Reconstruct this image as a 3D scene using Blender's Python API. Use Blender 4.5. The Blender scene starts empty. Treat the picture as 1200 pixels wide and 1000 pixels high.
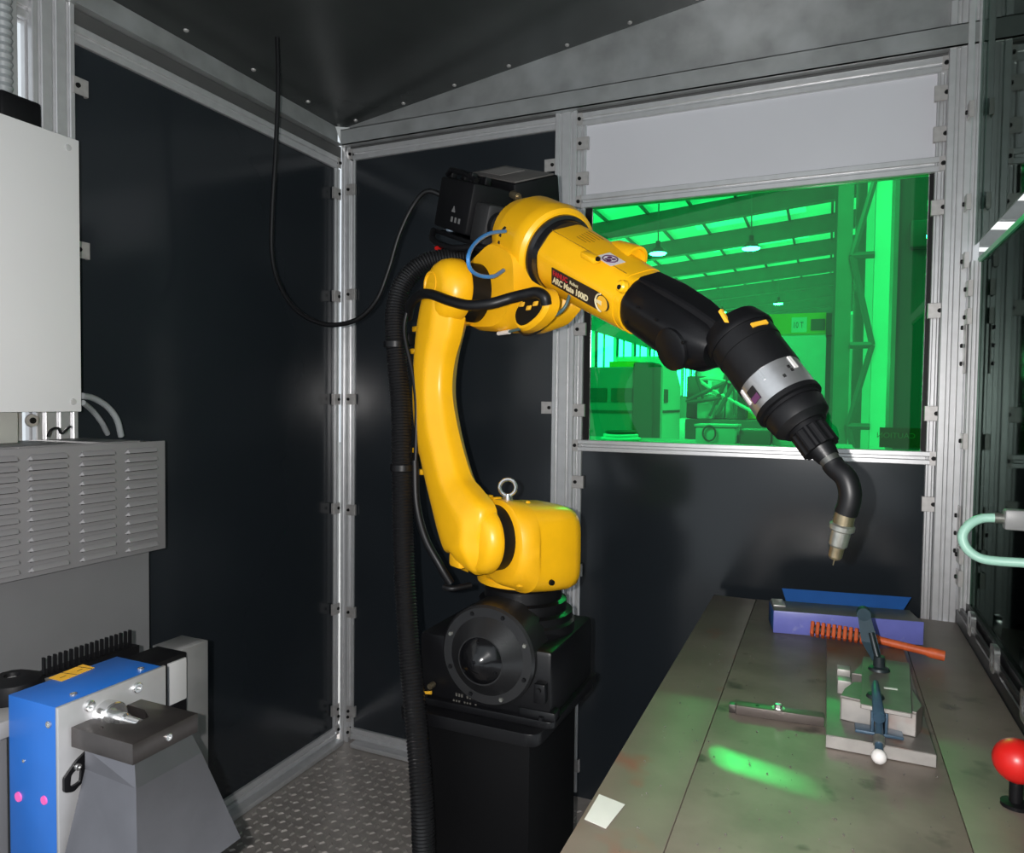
import bpy, bmesh, math, random
from mathutils import Vector, Matrix
random.seed(7)
C = bpy.context.scene.collection
SC = bpy.context.scene
R = math.radians

# ------------------------------------------------------------------ camera
FPX, HC = 842.0, 1.55
_y, _p, _r = R(-23.65), R(-2.03), R(.67)
CF = Vector((math.sin(_y)*math.cos(_p), math.cos(_y)*math.cos(_p), math.sin(_p)))
_rt = Vector((math.cos(_y), -math.sin(_y), 0)); _up = _rt.cross(CF)
CR = math.cos(_r)*_rt + math.sin(_r)*_up
CU = -math.sin(_r)*_rt + math.cos(_r)*_up
cd = bpy.data.cameras.new('camera'); cam = bpy.data.objects.new('camera', cd); C.objects.link(cam)
cam.matrix_world = Matrix(((CR.x, CU.x, -CF.x, 0), (CR.y, CU.y, -CF.y, 0), (CR.z, CU.z, -CF.z, HC), (0, 0, 0, 1)))
cd.sensor_width = 36; cd.lens = 36*FPX/1200; cd.clip_start = .02; cd.clip_end = 200
SC.camera = cam

# ------------------------------------------------------------------ world, light, exposure
SC.view_settings.view_transform = 'Standard'; SC.view_settings.look = 'None'
SC.view_settings.gamma = 1; SC.view_settings.use_curve_mapping = False
SC.view_settings.exposure = 0.35
w = bpy.data.worlds.new('hall_daylight'); SC.world = w; w.use_nodes = True
w.node_tree.nodes['Background'].inputs[0].default_value = (.86, .94, 1, 1)
w.node_tree.nodes['Background'].inputs[1].default_value = .70

def lamp(name, kind, loc, power, size=.01, color=(1, 1, 1), target=None, spot=None, blend=.5):
    d = bpy.data.lights.new(name, kind); d.energy = power; d.color = color
    if kind == 'AREA': d.shape = 'DISK'; d.size = size
    else: d.shadow_soft_size = size
    if kind == 'SPOT': d.spot_size = spot; d.spot_blend = blend
    o = bpy.data.objects.new(name, d); C.objects.link(o); o.location = loc
    if target is not None:
        o.rotation_euler = (Vector(target)-Vector(loc)).to_track_quat('-Z', 'Y').to_euler()
    return o
# the phone's flash, a hand's width left of the lens
FL = -.05*CR + .012*CU + Vector((0, 0, HC))
lamp('phone_flash', 'SPOT', FL, 88, .006, (1, .97, .95), FL+CF*3, R(120), .6)

# ------------------------------------------------------------------ pixel helpers
def ray(px, py): return CF + CR*((px-600)/FPX) - CU*((py-500)/FPX)
def PX(px, py, X=None, Y=None, Z=None):
    d = ray(px, py)
    s = X/d.x if X is not None else Y/d.y if Y is not None else (Z-HC)/d.z
    return d*s + Vector((0, 0, HC))

# ------------------------------------------------------------------ materials
MATS = {}
def mat(name, col, rough=.5, metal=0, var=.06, scale=12, spec=.5, bump=0, bscale=80, emit=0, dirt=None, coat=0):
    if name in MATS: return MATS[name]
    m = bpy.data.materials.new(name); m.use_nodes = True; n = m.node_tree; b = n.nodes['Principled BSDF']
    L = n.links
    tc = n.nodes.new('ShaderNodeTexCoord'); nz = n.nodes.new('ShaderNodeTexNoise')
    nz.inputs['Scale'].default_value = scale; nz.inputs['Detail'].default_value = 5
    L.new(tc.outputs['Object'], nz.inputs['Vector'])
    cr = n.nodes.new('ShaderNodeValToRGB'); cr.color_ramp.elements[0].position = .3; cr.color_ramp.elements[1].position = .7
    cr.color_ramp.elements[0].color = tuple(max(0, c*(1-var)) for c in col)+(1,)
    cr.color_ramp.elements[1].color = tuple(min(1, c*(1+var)) for c in col)+(1,)
    L.new(nz.outputs['Fac'], cr.inputs['Fac']); out = cr.outputs['Color']
    if dirt:
        dc, ds, lo, hi = dirt
        n2 = n.nodes.new('ShaderNodeTexNoise'); n2.inputs['Scale'].default_value = ds; n2.inputs['Detail'].default_value = 3
        L.new(tc.outputs['Object'], n2.inputs['Vector'])
        mr = n.nodes.new('ShaderNodeMapRange'); mr.inputs[1].default_value = lo; mr.inputs[2].default_value = hi
        L.new(n2.outputs['Fac'], mr.inputs[0])
        mx = n.nodes.new('ShaderNodeMix'); mx.data_type = 'RGBA'
        L.new(mr.outputs[0], mx.inputs[0]); L.new(out, mx.inputs[6]); mx.inputs[7].default_value = tuple(dc)+(1,)
        out = mx.outputs[2]
    L.new(out, b.inputs['Base Color'])
    b.inputs['Roughness'].default_value = rough; b.inputs['Metallic'].default_value = metal
    b.inputs['Specular IOR Level'].default_value = spec
    if coat: b.inputs['Coat Weight'].default_value = coat; b.inputs['Coat Roughness'].default_value = .12
    if emit:
        L.new(out, b.inputs['Emission Color']); b.inputs['Emission Strength'].default_value = emit
    if bump:
        n3 = n.nodes.new('ShaderNodeTexNoise'); n3.inputs['Scale'].default_value = bscale; n3.inputs['Detail'].default_value = 4
        L.new(tc.outputs['Object'], n3.inputs['Vector'])
        bp = n.nodes.new('ShaderNodeBump'); bp.inputs['Strength'].default_value = bump; bp.inputs['Distance'].default_value = .002
        L.new(n3.outputs['Fac'], bp.inputs['Height']); L.new(bp.outputs[0], b.inputs['Normal'])
    MATS[name] = m; return m
def glassmat(name, col, ior=1.5, rough=0.0, refl=(1, 1, 1)):
    m = bpy.data.materials.new(name); m.use_nodes = True; n = m.node_tree; L = n.links
    n.nodes.remove(n.nodes['Principled BSDF']); out = n.nodes['Material Output']
    tr = n.nodes.new('ShaderNodeBsdfTransparent'); gl = n.nodes.new('ShaderNodeBsdfGlossy'); fr = n.nodes.new('ShaderNodeFresnel')
    nz = n.nodes.new('ShaderNodeTexNoise'); nz.inputs['Scale'].default_value = 1.5
    cr = n.nodes.new('ShaderNodeValToRGB')
    cr.color_ramp.elements[0].color = tuple(c*.97 for c in col)+(1,); cr.color_ramp.elements[1].color = tuple(col)+(1,)
    L.new(nz.outputs['Fac'], cr.inputs['Fac']); L.new(cr.outputs['Color'], tr.inputs['Color'])
    fr.inputs['IOR'].default_value = ior; gl.inputs['Roughness'].default_value = rough; gl.inputs['Color'].default_value = tuple(refl)+(1,)
    mx = n.nodes.new('ShaderNodeMixShader'); L.new(fr.outputs[0], mx.inputs[0]); L.new(tr.outputs[0], mx.inputs[1]); L.new(gl.outputs[0], mx.inputs[2])
    L.new(mx.outputs[0], out.inputs['Surface']); return m

M_AL = mat('anodised_aluminium', (.62, .62, .63), .36, .55, .05, 30)
M_ALS = mat('clip_steel', (.50, .48, .47), .42, .5, .08, 60)
M_SLOT = mat('slot_black', (.005, .005, .005), .5, 0, .06, 12, .25)
M_PANEL = mat('navy_panel', (.016, .020, .0245), .16, 0, .06, 2, .5)
M_PANW = mat('white_panel', (.66, .655, .70), .4, 0, .02, 3)
M_GALV = mat('galvanised_sheet', (.36, .37, .37), .36, .45, .18, 9, dirt=((.5, .52, .53), 4, .5, .75))
M_CEIL = mat('dark_roof_sheet', (.055, .06, .06), .26, .3, .12, 3)
M_TREAD = mat('tread_plate_aluminium', (.40, .365, .34), .40, .35, .15, 20)
M_YEL = mat('robot_yellow_paint', (.97, .50, .007), .33, 0, .025, 25, .5, .04, 300)
M_YELD = mat('robot_yellow_cast', (.94, .475, .007), .42, 0, .03, 25, .5, .1, 220)
M_BLK = mat('black_paint', (.005, .005, .006), .38, 0, .1, 20, .35, .12, 260)
M_BLKM = mat('black_plastic', (.005, .005, .006), .5, 0, .1, 30, .22)
M_RUB = mat('black_rubber', (.006, .006, .007), .42, 0, .1, 40, .35)
M_CHR = mat('bright_steel', (.66, .66, .66), .2, .9, .05, 40)
M_SIL = mat('torch_silver', (.62, .62, .63), .28, .85, .05, 60)
M_BRASS = mat('heat_tinted_brass', (.34, .28, .18), .3, .85, .25, 50)
M_NICK = mat('nickel', (.42, .42, .38), .28, .8, .2, 60)
M_WHITE = mat('cabinet_white', (.66, .66, .66), .45, 0, .015, 4)
M_GREY = mat('grey_powder_coat', (.20, .195, .20), .5, 0, .03, 12, .5, .08, 300)
M_GREYL = mat('grey_powder_coat_lower', (.165, .165, .17), .5, 0, .03, 12)
M_BLUE = mat('station_blue', (.012, .13, .50), .4, 0, .04, 15)
M_SILF = mat('station_plate', (.54, .54, .55), .4, .6, .04, 30)
M_DKM = mat('dark_machined_steel', (.115, .102, .098), .34, .85, .12, 25)
M_WEDGE = mat('dark_grey_steel', (.22, .215, .235), .36, .85, .08, 12)
M_LBL = mat('label_yellow', (.9, .47, .03), .5)
M_LBLW = mat('label_white', (.75, .72, .72), .5)
M_INK = mat('print_black', (.012, .011, .012), .5)
M_INKF = mat('print_faint', (.30, .17, .01), .5)
M_RED = mat('print_red', (.45, .01, .025), .5)
M_REDK = mat('red_knob', (.62, .012, .01), .35)
M_PURP = mat('print_purple', (.10, .03, .09), .5)
M_CREAM = mat('print_cream', (.75, .66, .40), .5)
M_TBL = mat('welding_table_steel', (.215, .172, .145), .52, .2, .16, 7, .5, .1, 60, dirt=((.06, .05, .045), 9, .60, .74))
M_TBL2 = mat('welding_table_worn_plate', (.225, .185, .155), .5, .2, .18, 11, .5, .1, 60, dirt=((.07, .058, .05), 14, .62, .76))
M_FIX = mat('fixture_steel', (.17, .155, .142), .42, .4, .15, 18, dirt=((.20, .10, .07), 12, .62, .8))
M_FIXE = mat('fixture_bright_edge', (.40, .38, .36), .4, .4, .12, 25, dirt=((.36, .2, .16), 10, .6, .8))
M_TRAY = mat('tray_blue', (.02, .10, .36), .42, 0, .06, 20)
M_TRAYF = mat('tray_blue_flash_sheen', (.165, .18, .55), .33, 0, .06, 20, dirt=((.35, .36, .6), 30, .66, .8))  # tray blue with the lavender reflection of the flash put into the colour
M_TRAYG = mat('tray_grey_top', (.17, .165, .165), .45, .3, .12, 20)
M_BRUSH = mat('brush_orange', (.62, .11, .03), .5, 0, .15, 40)
M_BRIS = mat('bristle_dark', (.04, .025, .02), .6)
M_CLAMP = mat('clamp_blue_steel', (.05, .095, .145), .4, .25, .15, 40)
M_CLAMPK = mat('clamp_dark_steel', (.02, .028, .032), .4, .3, .15, 40)
M_KNOB = mat('knob_white', (.75, .72, .70), .4)
M_TUBE = mat('hose_mint', (.38, .66, .54), .4)
M_TUBEG = mat('hose_grey', (.30, .32, .33), .45)
M_TUBEB = mat('hose_blue', (.05, .22, .52), .35)
M_TEAL = mat('cable_teal', (.06, .12, .13), .4)
M_PINK = mat('pink_cap', (.85, .12, .45), .5)
M_OUTF = mat('hall_floor_concrete', (.35, .35, .34), .5, 0, .1, 1)
M_HWALL = mat('hall_wall_sheet', (.42, .43, .43), .6, 0, .05, 1)
M_HROOF = mat('hall_roof_sheet_glow', (.66, .68, .68), .6, 0, .05, .6, emit=.95)  # no lamp: the sheet itself is given a glow that lights the hall
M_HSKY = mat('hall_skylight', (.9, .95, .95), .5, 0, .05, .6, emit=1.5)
M_HBEAM = mat('hall_steel', (.15, .16, .16), .5, .1, .08, 2)
M_HCOL = mat('hall_column_grey', (.20, .22, .21), .5, 0, .1, 2)
M_HDARK = mat('hall_column_dark', (.05, .055, .055), .5, 0, .1, 2)
M_HWIN = mat('hall_window_glow', (.93, 1, 1), .3, 0, .08, .5, emit=14)
M_HLAMP = mat('hall_lamp_glow', (1, 1, 1), .3, 0, 0, 1, emit=70)
M_MACH = mat('machine_cream', (.28, .29, .28), .45, 0, .04, 2)
M_MACHL = mat('machine_light', (.88, .88, .85), .45, 0, .04, 2)
M_MACHD = mat('machine_dark', (.10, .105, .10), .45, 0, .06, 2)
M_CRANE = mat('crane_yellow', (.85, .62, .05), .45, 0, .04, 2)
M_CRATE = mat('crate_pale', (.50, .52, .52), .45, 0, .06, 3)
G_GREEN = glassmat('green_welding_screen', (.085, .84, .35), 1.42, .012)
G_DOOR = glassmat('dark_green_door_glass', (.06, .27, .14), 1.13, .05, (.20, .27, .24))
G_CLEAR = glassmat('clear_guard_sheet', (.60, .72, .66), 1.30, .03, (.45, .55, .50))

# ------------------------------------------------------------------ object helpers
WM = {}
def setp(o, label=None, cat=None, group=None, kind=None):
    if label: o['label'] = label
    if cat: o['category'] = cat
    if group: o['group'] = group
    if kind: o['kind'] = kind
    return o
def empty(name, loc, label=None, cat=None, group=None, kind=None):
    o = bpy.data.objects.new(name, None); C.objects.link(o); o.location = loc; o.empty_display_size = .1
    WM[o] = Matrix.Translation(Vector(loc)); return setp(o, label, cat, group, kind)
def shade(me, ang):
    if ang is None: return
    for p in me.polygons: p.use_smooth = True
    me.update()
    a = R(ang)
    bm = bmesh.new(); bm.from_mesh(me)
    for e in bm.edges:
        e.smooth = not (len(e.link_faces) == 2 and e.calc_face_angle(0) > a)
    bm.to_mesh(me); bm.free()
def fin(name, bm, m, parent=None, smooth=32, label=None, cat=None, group=None, kind=None):
    bmesh.ops.recalc_face_normals(bm, faces=bm.faces)
    me = bpy.data.meshes.new(name); o = bpy.data.objects.new(name, me); C.objects.link(o)
    if parent is None:
        lo = Vector((min(v.co[i] for v in bm.verts) for i in range(3))); hi = Vector((max(v.co[i] for v in bm.verts) for i in range(3)))
        M = Matrix.Translation(Vector(((lo.x+hi.x)/2, (lo.y+hi.y)/2, lo.z))); o.matrix_basis = M
    else:
        M = WM[parent]; o.parent = parent
    bmesh.ops.transform(bm, matrix=M.inverted(), verts=bm.verts)
    bm.to_mesh(me); bm.free(); WM[o] = M
    me.materials.append(m); shade(me, smooth)
    return setp(o, label, cat, group, kind)
def inst(src, name, M, parent=None, label=None, cat=None, group=None, kind=None):
    o = bpy.data.objects.new(name, src); C.objects.link(o); WM[o] = M
    if parent: o.parent = parent; o.matrix_basis = WM[parent].inverted() @ M
    else: o.matrix_basis = M
    return setp(o, label, cat, group, kind)
def proto(bm, m, smooth=32):
    bmesh.ops.recalc_face_normals(bm, faces=bm.faces)
    me = bpy.data.meshes.new('shared'); bm.to_mesh(me); bm.free(); me.materials.append(m); shade(me, smooth); return me
def NB(): return bmesh.new()
def frame(o, x, y, z):
    x, y, z = Vector(x).normalized(), Vector(y).normalized(), Vector(z).normalized(); o = Vector(o)
    return Matrix(((x.x, y.x, z.x, o.x), (x.y, y.y, z.y, o.y), (x.z, y.z, z.z, o.z), (0, 0, 0, 1)))
def box(bm, lo, hi, M=None, bev=0, seg=2):
    lo, hi = Vector(lo), Vector(hi)
    vs = [bm.verts.new(Vector((x, y, z))) for x in (lo.x, hi.x) for y in (lo.y, hi.y) for z in (lo.z, hi.z)]
    fs = [bm.faces.new([vs[i] for i in q]) for q in ((0, 1, 3, 2), (4, 6, 7, 5), (0, 4, 5, 1), (2, 3, 7, 6), (0, 2, 6, 4), (1, 5, 7, 3))]
    if bev:
        es = list({e for f in fs for e in f.edges})
        r = bmesh.ops.bevel(bm, geom=es, offset=bev, segments=seg, profile=.5, affect='EDGES')
        vs = list({v for v in vs if v.is_valid} | set(r['verts']))
    if M is not None: bmesh.ops.transform(bm, matrix=M, verts=vs)
    return vs
def prism(bm, pts, d, bev=0):
    """polygon of 3D points extruded by vector d"""
    d = Vector(d); a = [bm.verts.new(Vector(p)) for p in pts]; b = [bm.verts.new(Vector(p)+d) for p in pts]
    n = len(pts); fs = [bm.faces.new(a), bm.faces.new(b[::-1])]
    for i in range(n): fs.append(bm.faces.new([a[i], b[i], b[(i+1) % n], a[(i+1) % n]]))
    if bev:
        es = list(set(fs[0].edges) | set(fs[1].edges))
        bmesh.ops.bevel(bm, geom=es, offset=bev, segments=2, profile=.5, affect='EDGES')
def loft(bm, rings, cap=True, closed=False):
    vr = [[bm.verts.new(Vector(p)) for p in r] for r in rings]; n = len(rings[0])
    for a, b in zip(vr, vr[1:]):
        for i in range(n): bm.faces.new([a[i], a[(i+1) % n], b[(i+1) % n], b[i]])
    if cap: bm.faces.new(vr[0][::-1]); bm.faces.new(vr[-1])
    return vr
def perp(d):
    d = Vector(d).normalized(); u = d.cross(Vector((0, 0, 1)))
    if u.length < 1e-3: u = Vector((1, 0, 0))
    u.normalize(); return d, u, d.cross(u)
def revolve(bm, o, ax, prof, seg=32, u=None):
    """prof: list of (distance along axis, radius)"""
    o = Vector(o); d, a, b = perp(ax)
    rings = [[o+d*t+(a*math.cos(k)+b*math.sin(k))*max(r, 1e-4) for k in (2*math.pi*i/seg for i in range(seg))] for t, r in prof]
    loft(bm, rings)
def cyl(bm, p0, p1, r0, r1=None, seg=16):
    p0, p1 = Vector(p0), Vector(p1); L = (p1-p0).length
    revolve(bm, p0, p1-p0, [(0, r0), (L, r0 if r1 is None else r1)], seg)
def spline(pts, n=12):
    pts = [Vector(p) for p in pts]; P = [2*pts[0]-pts[1]]+pts+[2*pts[-1]-pts[-2]]; out = []
    for i in range(1, len(P)-2):
        a, b, c, d = P[i-1:i+3]
        for k in range(n):
            t = k/n; out.append(.5*((2*b)+(c-a)*t+(2*a-5*b+4*c-d)*t*t+(3*b-a-3*c+d)*t**3))
    out.append(pts[-1]); return out
def resample(pts, step):
    out = [pts[0]]; acc = 0
    for a, b in zip(pts, pts[1:]):
        L = (b-a).length; s = step-acc
        while s <= L: out.append(a+(b-a)*(s/L)); s += step
        acc = (acc+L) % step
    return out
def tube(bm, pts, r, seg=12, rf=None):
    pts = [Vector(p) for p in pts]; d, u, v = perp(pts[1]-pts[0]); rings = []
    for i, p in enumerate(pts):
        t = (pts[min(i+1, len(pts)-1)]-pts[max(i-1, 0)]).normalized()
        u = (u-t*u.dot(t)).normalized(); v = t.cross(u); rr = rf(i) if rf else r
        rings.append([p+(u*math.cos(k)+v*math.sin(k))*rr for k in (2*math.pi*j/seg for j in range(seg))])
    loft(bm, rings)
def fillet(pts, r, seg=4):
    """round the corners of a closed 2D polygon; r is a number or one per corner"""
    out = []; n = len(pts)
    for i in range(n):
        p = Vector(pts[i]); a = Vector(pts[i-1])-p; b = Vector(pts[(i+1) % n])-p
        rr = r[i] if isinstance(r, (list, tuple)) else r
        if rr <= 0: out += [p]*1; continue
        ra = min(rr, a.length*.48); rb = min(rr, b.length*.48)
        A = p+a.normalized()*ra; B = p+b.normalized()*rb
        for k in range(seg+1):
            t = k/seg; out.append(A*(1-t)**2+p*2*t*(1-t)+B*t*t)
    return out
def ring(o, u, v, pts2): return [Vector(o)+Vector(u)*p[0]+Vector(v)*p[1] for p in pts2]
def superell(a, b, e=2.6, n=32):
    out = []
    for i in range(n):
        t = 2*math.pi*i/n; c, s = math.cos(t), math.sin(t)
        out.append((a*math.copysign(abs(c)**(2/e), c), b*math.copysign(abs(s)**(2/e), s)))
    return out
def text(name, body, size, M, m, parent=None, ext=.0004, shear=0, bold=0, sx=1, **kw):
    cu = bpy.data.curves.new('letters', 'FONT'); cu.body = body; cu.size = size; cu.extrude = ext; cu.shear = shear; cu.offset = bold; cu.resolution_u = 3
    t = bpy.data.objects.new('letters', cu); C.objects.link(t); bpy.context.view_layer.update()
    me = bpy.data.meshes.new_from_object(t.evaluated_get(bpy.context.evaluated_depsgraph_get()))
    bpy.data.objects.remove(t); me.materials.clear(); me.materials.append(m)
    if sx != 1: me.transform(Matrix.Diagonal((sx, 1, 1, 1)))
    return inst(me, name, M, parent, **kw)
def bolt(bm, p, d, r=.005, h=.004, seg=6):
    p = Vector(p); cyl(bm, p-Vector(d).normalized()*.001, p+Vector(d).normalized()*h, r, r*.85, seg)

# ------------------------------------------------------------------ aluminium profile sections
def slotface(w, n, g=.009, dep=.008):
    """one face of an extrusion from -w/2 to w/2 with n slots: (along, inward)"""
    out = [(-w/2+.002, 0)]
    for k in range(n):
        c = -w/2+w*(k+.5)/n
        out += [(c-g/2-.0025, 0), (c-g/2, .002), (c-g/2, dep), (c+g/2, dep), (c+g/2, .002), (c+g/2+.0025, 0)]
    out.append((w/2-.002, 0)); return out
def profile_section(w, h, nw=1, nh=1):
    s = []
    s += [(a, -h/2+b) for a, b in slotface(w, nw)]
    s += [(w/2-b, a) for a, b in slotface(h, nh)]
    s += [(-a, h/2-b) for a, b in slotface(w, nw)]
    s += [(-w/2+b, -a) for a, b in slotface(h, nh)]
    return s
def extrusion(name, p0, p1, u, w, h, nw=1, nh=1, parent=None, m=None, **kw):
    """straight aluminium extrusion from p0 to p1 (centre line); u = direction of its width"""
    p0, p1 = Vector(p0), Vector(p1); d = (p1-p0).normalized(); u = Vector(u).normalized(); v = d.cross(u)
    s = profile_section(w, h, nw, nh); bm = NB()
    loft(bm, [ring(p0, u, v, s), ring(p1, u, v, s)])
    return fin(name, bm, m or M_AL, parent, None, **kw)

# ================================================================== THE CELL
XL, YB, XR = -1.99, 2.634, .372            # faces of left wall frame, back wall frame, right wall frame
Z = (0, 0, 1); XX = (1, 0, 0); YY = (0, 1, 0)

# floor with raised lugs
fl = empty('floor', (-.8, 1.2, 0), 'bare aluminium tread plate floor with raised lugs in the corner', 'floor', kind='structure')
bm = NB(); box(bm, (-2.05, -1.2, -.02), (.55, 2.7, .0)); fin('floor_plate', bm, M_TREAD, fl, None)
bm = NB()
for i in range(40):
    for j in range(36):
        x, y = -1.92+i*.042, 1.15+j*.040
        if x > -.3 or y > 2.56: continue
        if -1.02 < x < -.6 and 1.58 < y < 2.06: continue
        a = R(18 if (i+j) % 2 else 108)
        u = Vector((math.cos(a), math.sin(a), 0)); v = Vector((-u.y, u.x, 0)); c = Vector((x, y, 0)); L, W, h = .019, .0115, .0045
        vs = [bm.verts.new(c+u*p+v*q) for p, q in ((-L, 0), (0, -W), (L, 0), (0, W))]
        ts = [bm.verts.new(c+u*p*.6+v*q*.6+Vector((0, 0, h))) for p, q in ((-L, 0), (0, -W), (L, 0), (0, W))]
        bm.faces.new(ts)
        for k in range(4): bm.faces.new([vs[k], vs[(k+1) % 4], ts[(k+1) % 4], ts[k]])
fin('tread_lugs', bm, M_TREAD, fl, None, kind='stuff')

# clip prototype: local x along the wall from post to panel, y out of the wall, z up
bm = NB(); box(bm, (-.006, 0, -.024), (.040, .0035, .024), bev=.001, seg=1); box(bm, (.034, -.010, -.024), (.040, .0005, .024)); CLIP = proto(bm, M_ALS, None)
bm = NB(); cyl(bm, (.007, .003, 0), (.007, .0085, 0), .0072, .0062, 10); cyl(bm, (.007, .0085, 0), (.007, .0092, 0), .0035, .003, 6); SCREW = proto(bm, M_SLOT, 40)
def clip(pos, along, out, parent):
    M = frame(pos, along, out, Vector(along).cross(Vector(out)))
    c = inst(CLIP, 'panel_clip', M, parent); inst(SCREW, 'screw', M, c)

# ---- back wall
wb = empty('wall_back', (-.8, YB, 0), 'dark navy panelled cell wall in aluminium framing behind the robot', 'wall', kind='structure')
def panel(name, lo, hi, m, parent): bm = NB(); box(bm, lo, hi); return fin(name, bm, m, parent, None)
XM0, XM1, XMS = -.984, -.896, -.862         # mid post and its stile
ZT0, ZT1 = 2.597, 2.646
panel('wall_panel', (-1.95, YB+.012, .06), (XM0, YB+.018, ZT1), M_PANEL, wb)
panel('wall_panel', (XM1-.04, YB+.012, -.015), (.34, YB+.018, 1.375), M_PANEL, wb)
panel('sill_strip', (XL, YB+.05, -.02), (.45, YB+.06, .08), M_BLKM, wb)
panel('wall_panel', (XM1, YB+.012, 2.31), (.34, YB+.018, 2.63), M_PANW, wb)
for a, b in ((-1.93, XM0), (XM1, .34)):
    extrusion('rail', (a, YB+.022, (ZT0+ZT1)/2), (b, YB+.022, (ZT0+ZT1)/2), YY, .045, ZT1-ZT0, 1, 1, wb)
extrusion('rail', (XM1, YB+.022, 2.312), (.34, YB+.022, 2.312), YY, .045, .048, 1, 1, wb)
extrusion('rail', (XM1, YB+.022, 1.3825), (.34, YB+.022, 1.3825), YY, .045, .043, 1, 1, wb)
extrusion('rail', (-1.93, YB+.022, .045), (XM0, YB+.022, .045), YY, .045, .05, 1, 1, wb)
bm = NB(); box(bm, (-1.90, YB-.045, .004), (XM0, YB-.001, .024), bev=.002); fin('floor_strip', bm, M_AL, wb)
extrusion('stile', (-1.935, YB+.020, .07), (-1.935, YB+.020, ZT0), XX, .028, .036, 1, 1, wb)
extrusion('stile', (XMS-.017, YB+.020, .02), (XMS-.017, YB+.020, ZT0), XX, .034, .036, 1, 1, wb)
extrusion('stile', (.306, YB+.020, .02), (.306, YB+.020, ZT0), XX, .026, .036, 1, 1, wb)
bm = NB(); box(bm, (XL+.02, YB+.004, 2.640), (.40, YB+.03, 2.70)); fin('filler_strip', bm, mat('filler_dark', (.10, .10, .10), .5, .3), wb, None)  # added to stop outside light leaking through the gap above the rail
# galvanised infill above the rails up to the sloping roof
ZC0 = 2.737
def ceilz(x): return ZC0 + (x-XL)*.148
bm = NB(); prism(bm, [(XL, YB-.004, 2.66), (.40, YB-.004, 2.66), (.40, YB-.004, ceilz(.40)+.01), (XL, YB-.004, ZC0+.01)], (0, .004, 0)); fin('infill_sheet', bm, M_GALV, wb, None)
bm = NB(); box(bm, (XL+.02, YB-.034, 2.655), (.40, YB-.030, 2.722)); box(bm, (XL+.02, YB-.034, 2.655), (.40, YB, 2.659)); box(bm, (XL+.02, YB-.034, 2.719), (.40, YB-.002, 2.722)); fin('angle_strip', bm, M_GALV, wb, None)

trim1 = extrusion('trim_1', (XL+.022, YB+.022, 0), (XL+.022, YB+.022, 2.66), XX, .045, .045, 1, 1, None, label='corner post of grooved aluminium between the two dark walls', cat='post', kind='structure')
trim2 = extrusion('trim_2', ((XM0+XM1)/2, YB+.020, 0), ((XM0+XM1)/2, YB+.020, 2.66), XX, XM1-XM0, .052, 2, 1, None, label='wide grooved aluminium post left of the green window', cat='post', kind='structure')
trim3 = extrusion('trim_3', (.345, YB+.012, 0), (.345, YB+.012, 2.80), XX, .05, .07, 1, 1, None, label='grooved aluminium post between green window and glass door', cat='post', kind='structure')

for y in (222, 345, 468, 598, 718, 834): clip(PX(412, y, Y=YB-.003)+Vector((-.022, 0, 0)), (1, 0, 0), (0, -1, 0), wb)
for y in (193, 478, 700): p = PX(647, y, Y=YB-.006); clip((XM0-.004, YB-.0, p.z), (-1, 0, 0), (0, -1, 0), wb)
for x, y in ((684, 168), (684, 209), (679, 386), (678, 481), (677, 565), (676, 668), (672, 897)):
    p = PX(x, y, Y=YB-.003); clip((XM1+.006, YB-.003, p.z), (1, 0, 0), (0, -1, 0), wb)
for y in (109, 157, 243, 364, 485, 592): p = PX(1106, y, Y=YB-.003); clip((.325, YB-.005, p.z), (-1, 0, 0), (0, -1, 0), wb)
# small end brackets of the rails
bm = NB(); box(bm, (-.002, 0, -.022), (.018, .003, .022)); EBR = proto(bm, M_ALS, None)
def endbr(pos, along, out, parent):
    M = frame(pos, along, out, Vector(along).cross(Vector(out)))
    c = inst(EBR, 'rail_bracket', M, parent); inst(SCREW, 'screw', M, c)
for zc in (1.3825, 2.312, 2.622):
    endbr((XM1+.002, YB-.003, zc), (1, 0, 0), (0, -1, 0), wb); endbr((.322, YB-.003, zc), (-1, 0, 0), (0, -1, 0), wb)
for zc in (2.622, .05, .12): endbr((-1.947, YB-.003, zc), (1, 0, 0), (0, -1, 0), wb)

# ---- green window in the back wall
w1 = empty('window_1', (-.27, YB, 1.40), 'large green welding screen window showing the factory hall', 'window', kind='structure')
panel('pane', (-.835, YB+.016, 1.398), (.278, YB+.022, 2.292), G_GREEN, w1)
panel('seal', (-.862, YB+.014, 1.40), (-.838, YB+.024, 2.29), M_SLOT, w1)
panel('seal', (.281, YB+.014, 1.40), (.296, YB+.024, 2.29), M_SLOT, w1)
# sign stuck on the hall side, seen from its back
sg = empty('caution_sign', PX(1062, 524, Y=YB+.024), 'dark warning plate with mirrored lettering at the window corner', 'sign')
sp = PX(1031, 501, Y=YB+.024); sq = PX(1084, 526, Y=YB+.024)
panel('sign_plate', (sp.x, YB+.0235, sq.z), (sq.x, YB+.0265, sp.z), mat('sign_dark_green', (.004, .03, .014), .5), sg)
text('sign_lettering', 'CAUTION', .025, frame((PX(1074, 510, Y=YB).x, YB+.0232, sp.z-.034), (-1, 0, 0), (0, 0, 1), (0, 1, 0)), mat('sign_print', (.10, .22, .16), .5), sg, sx=1.0)

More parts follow.
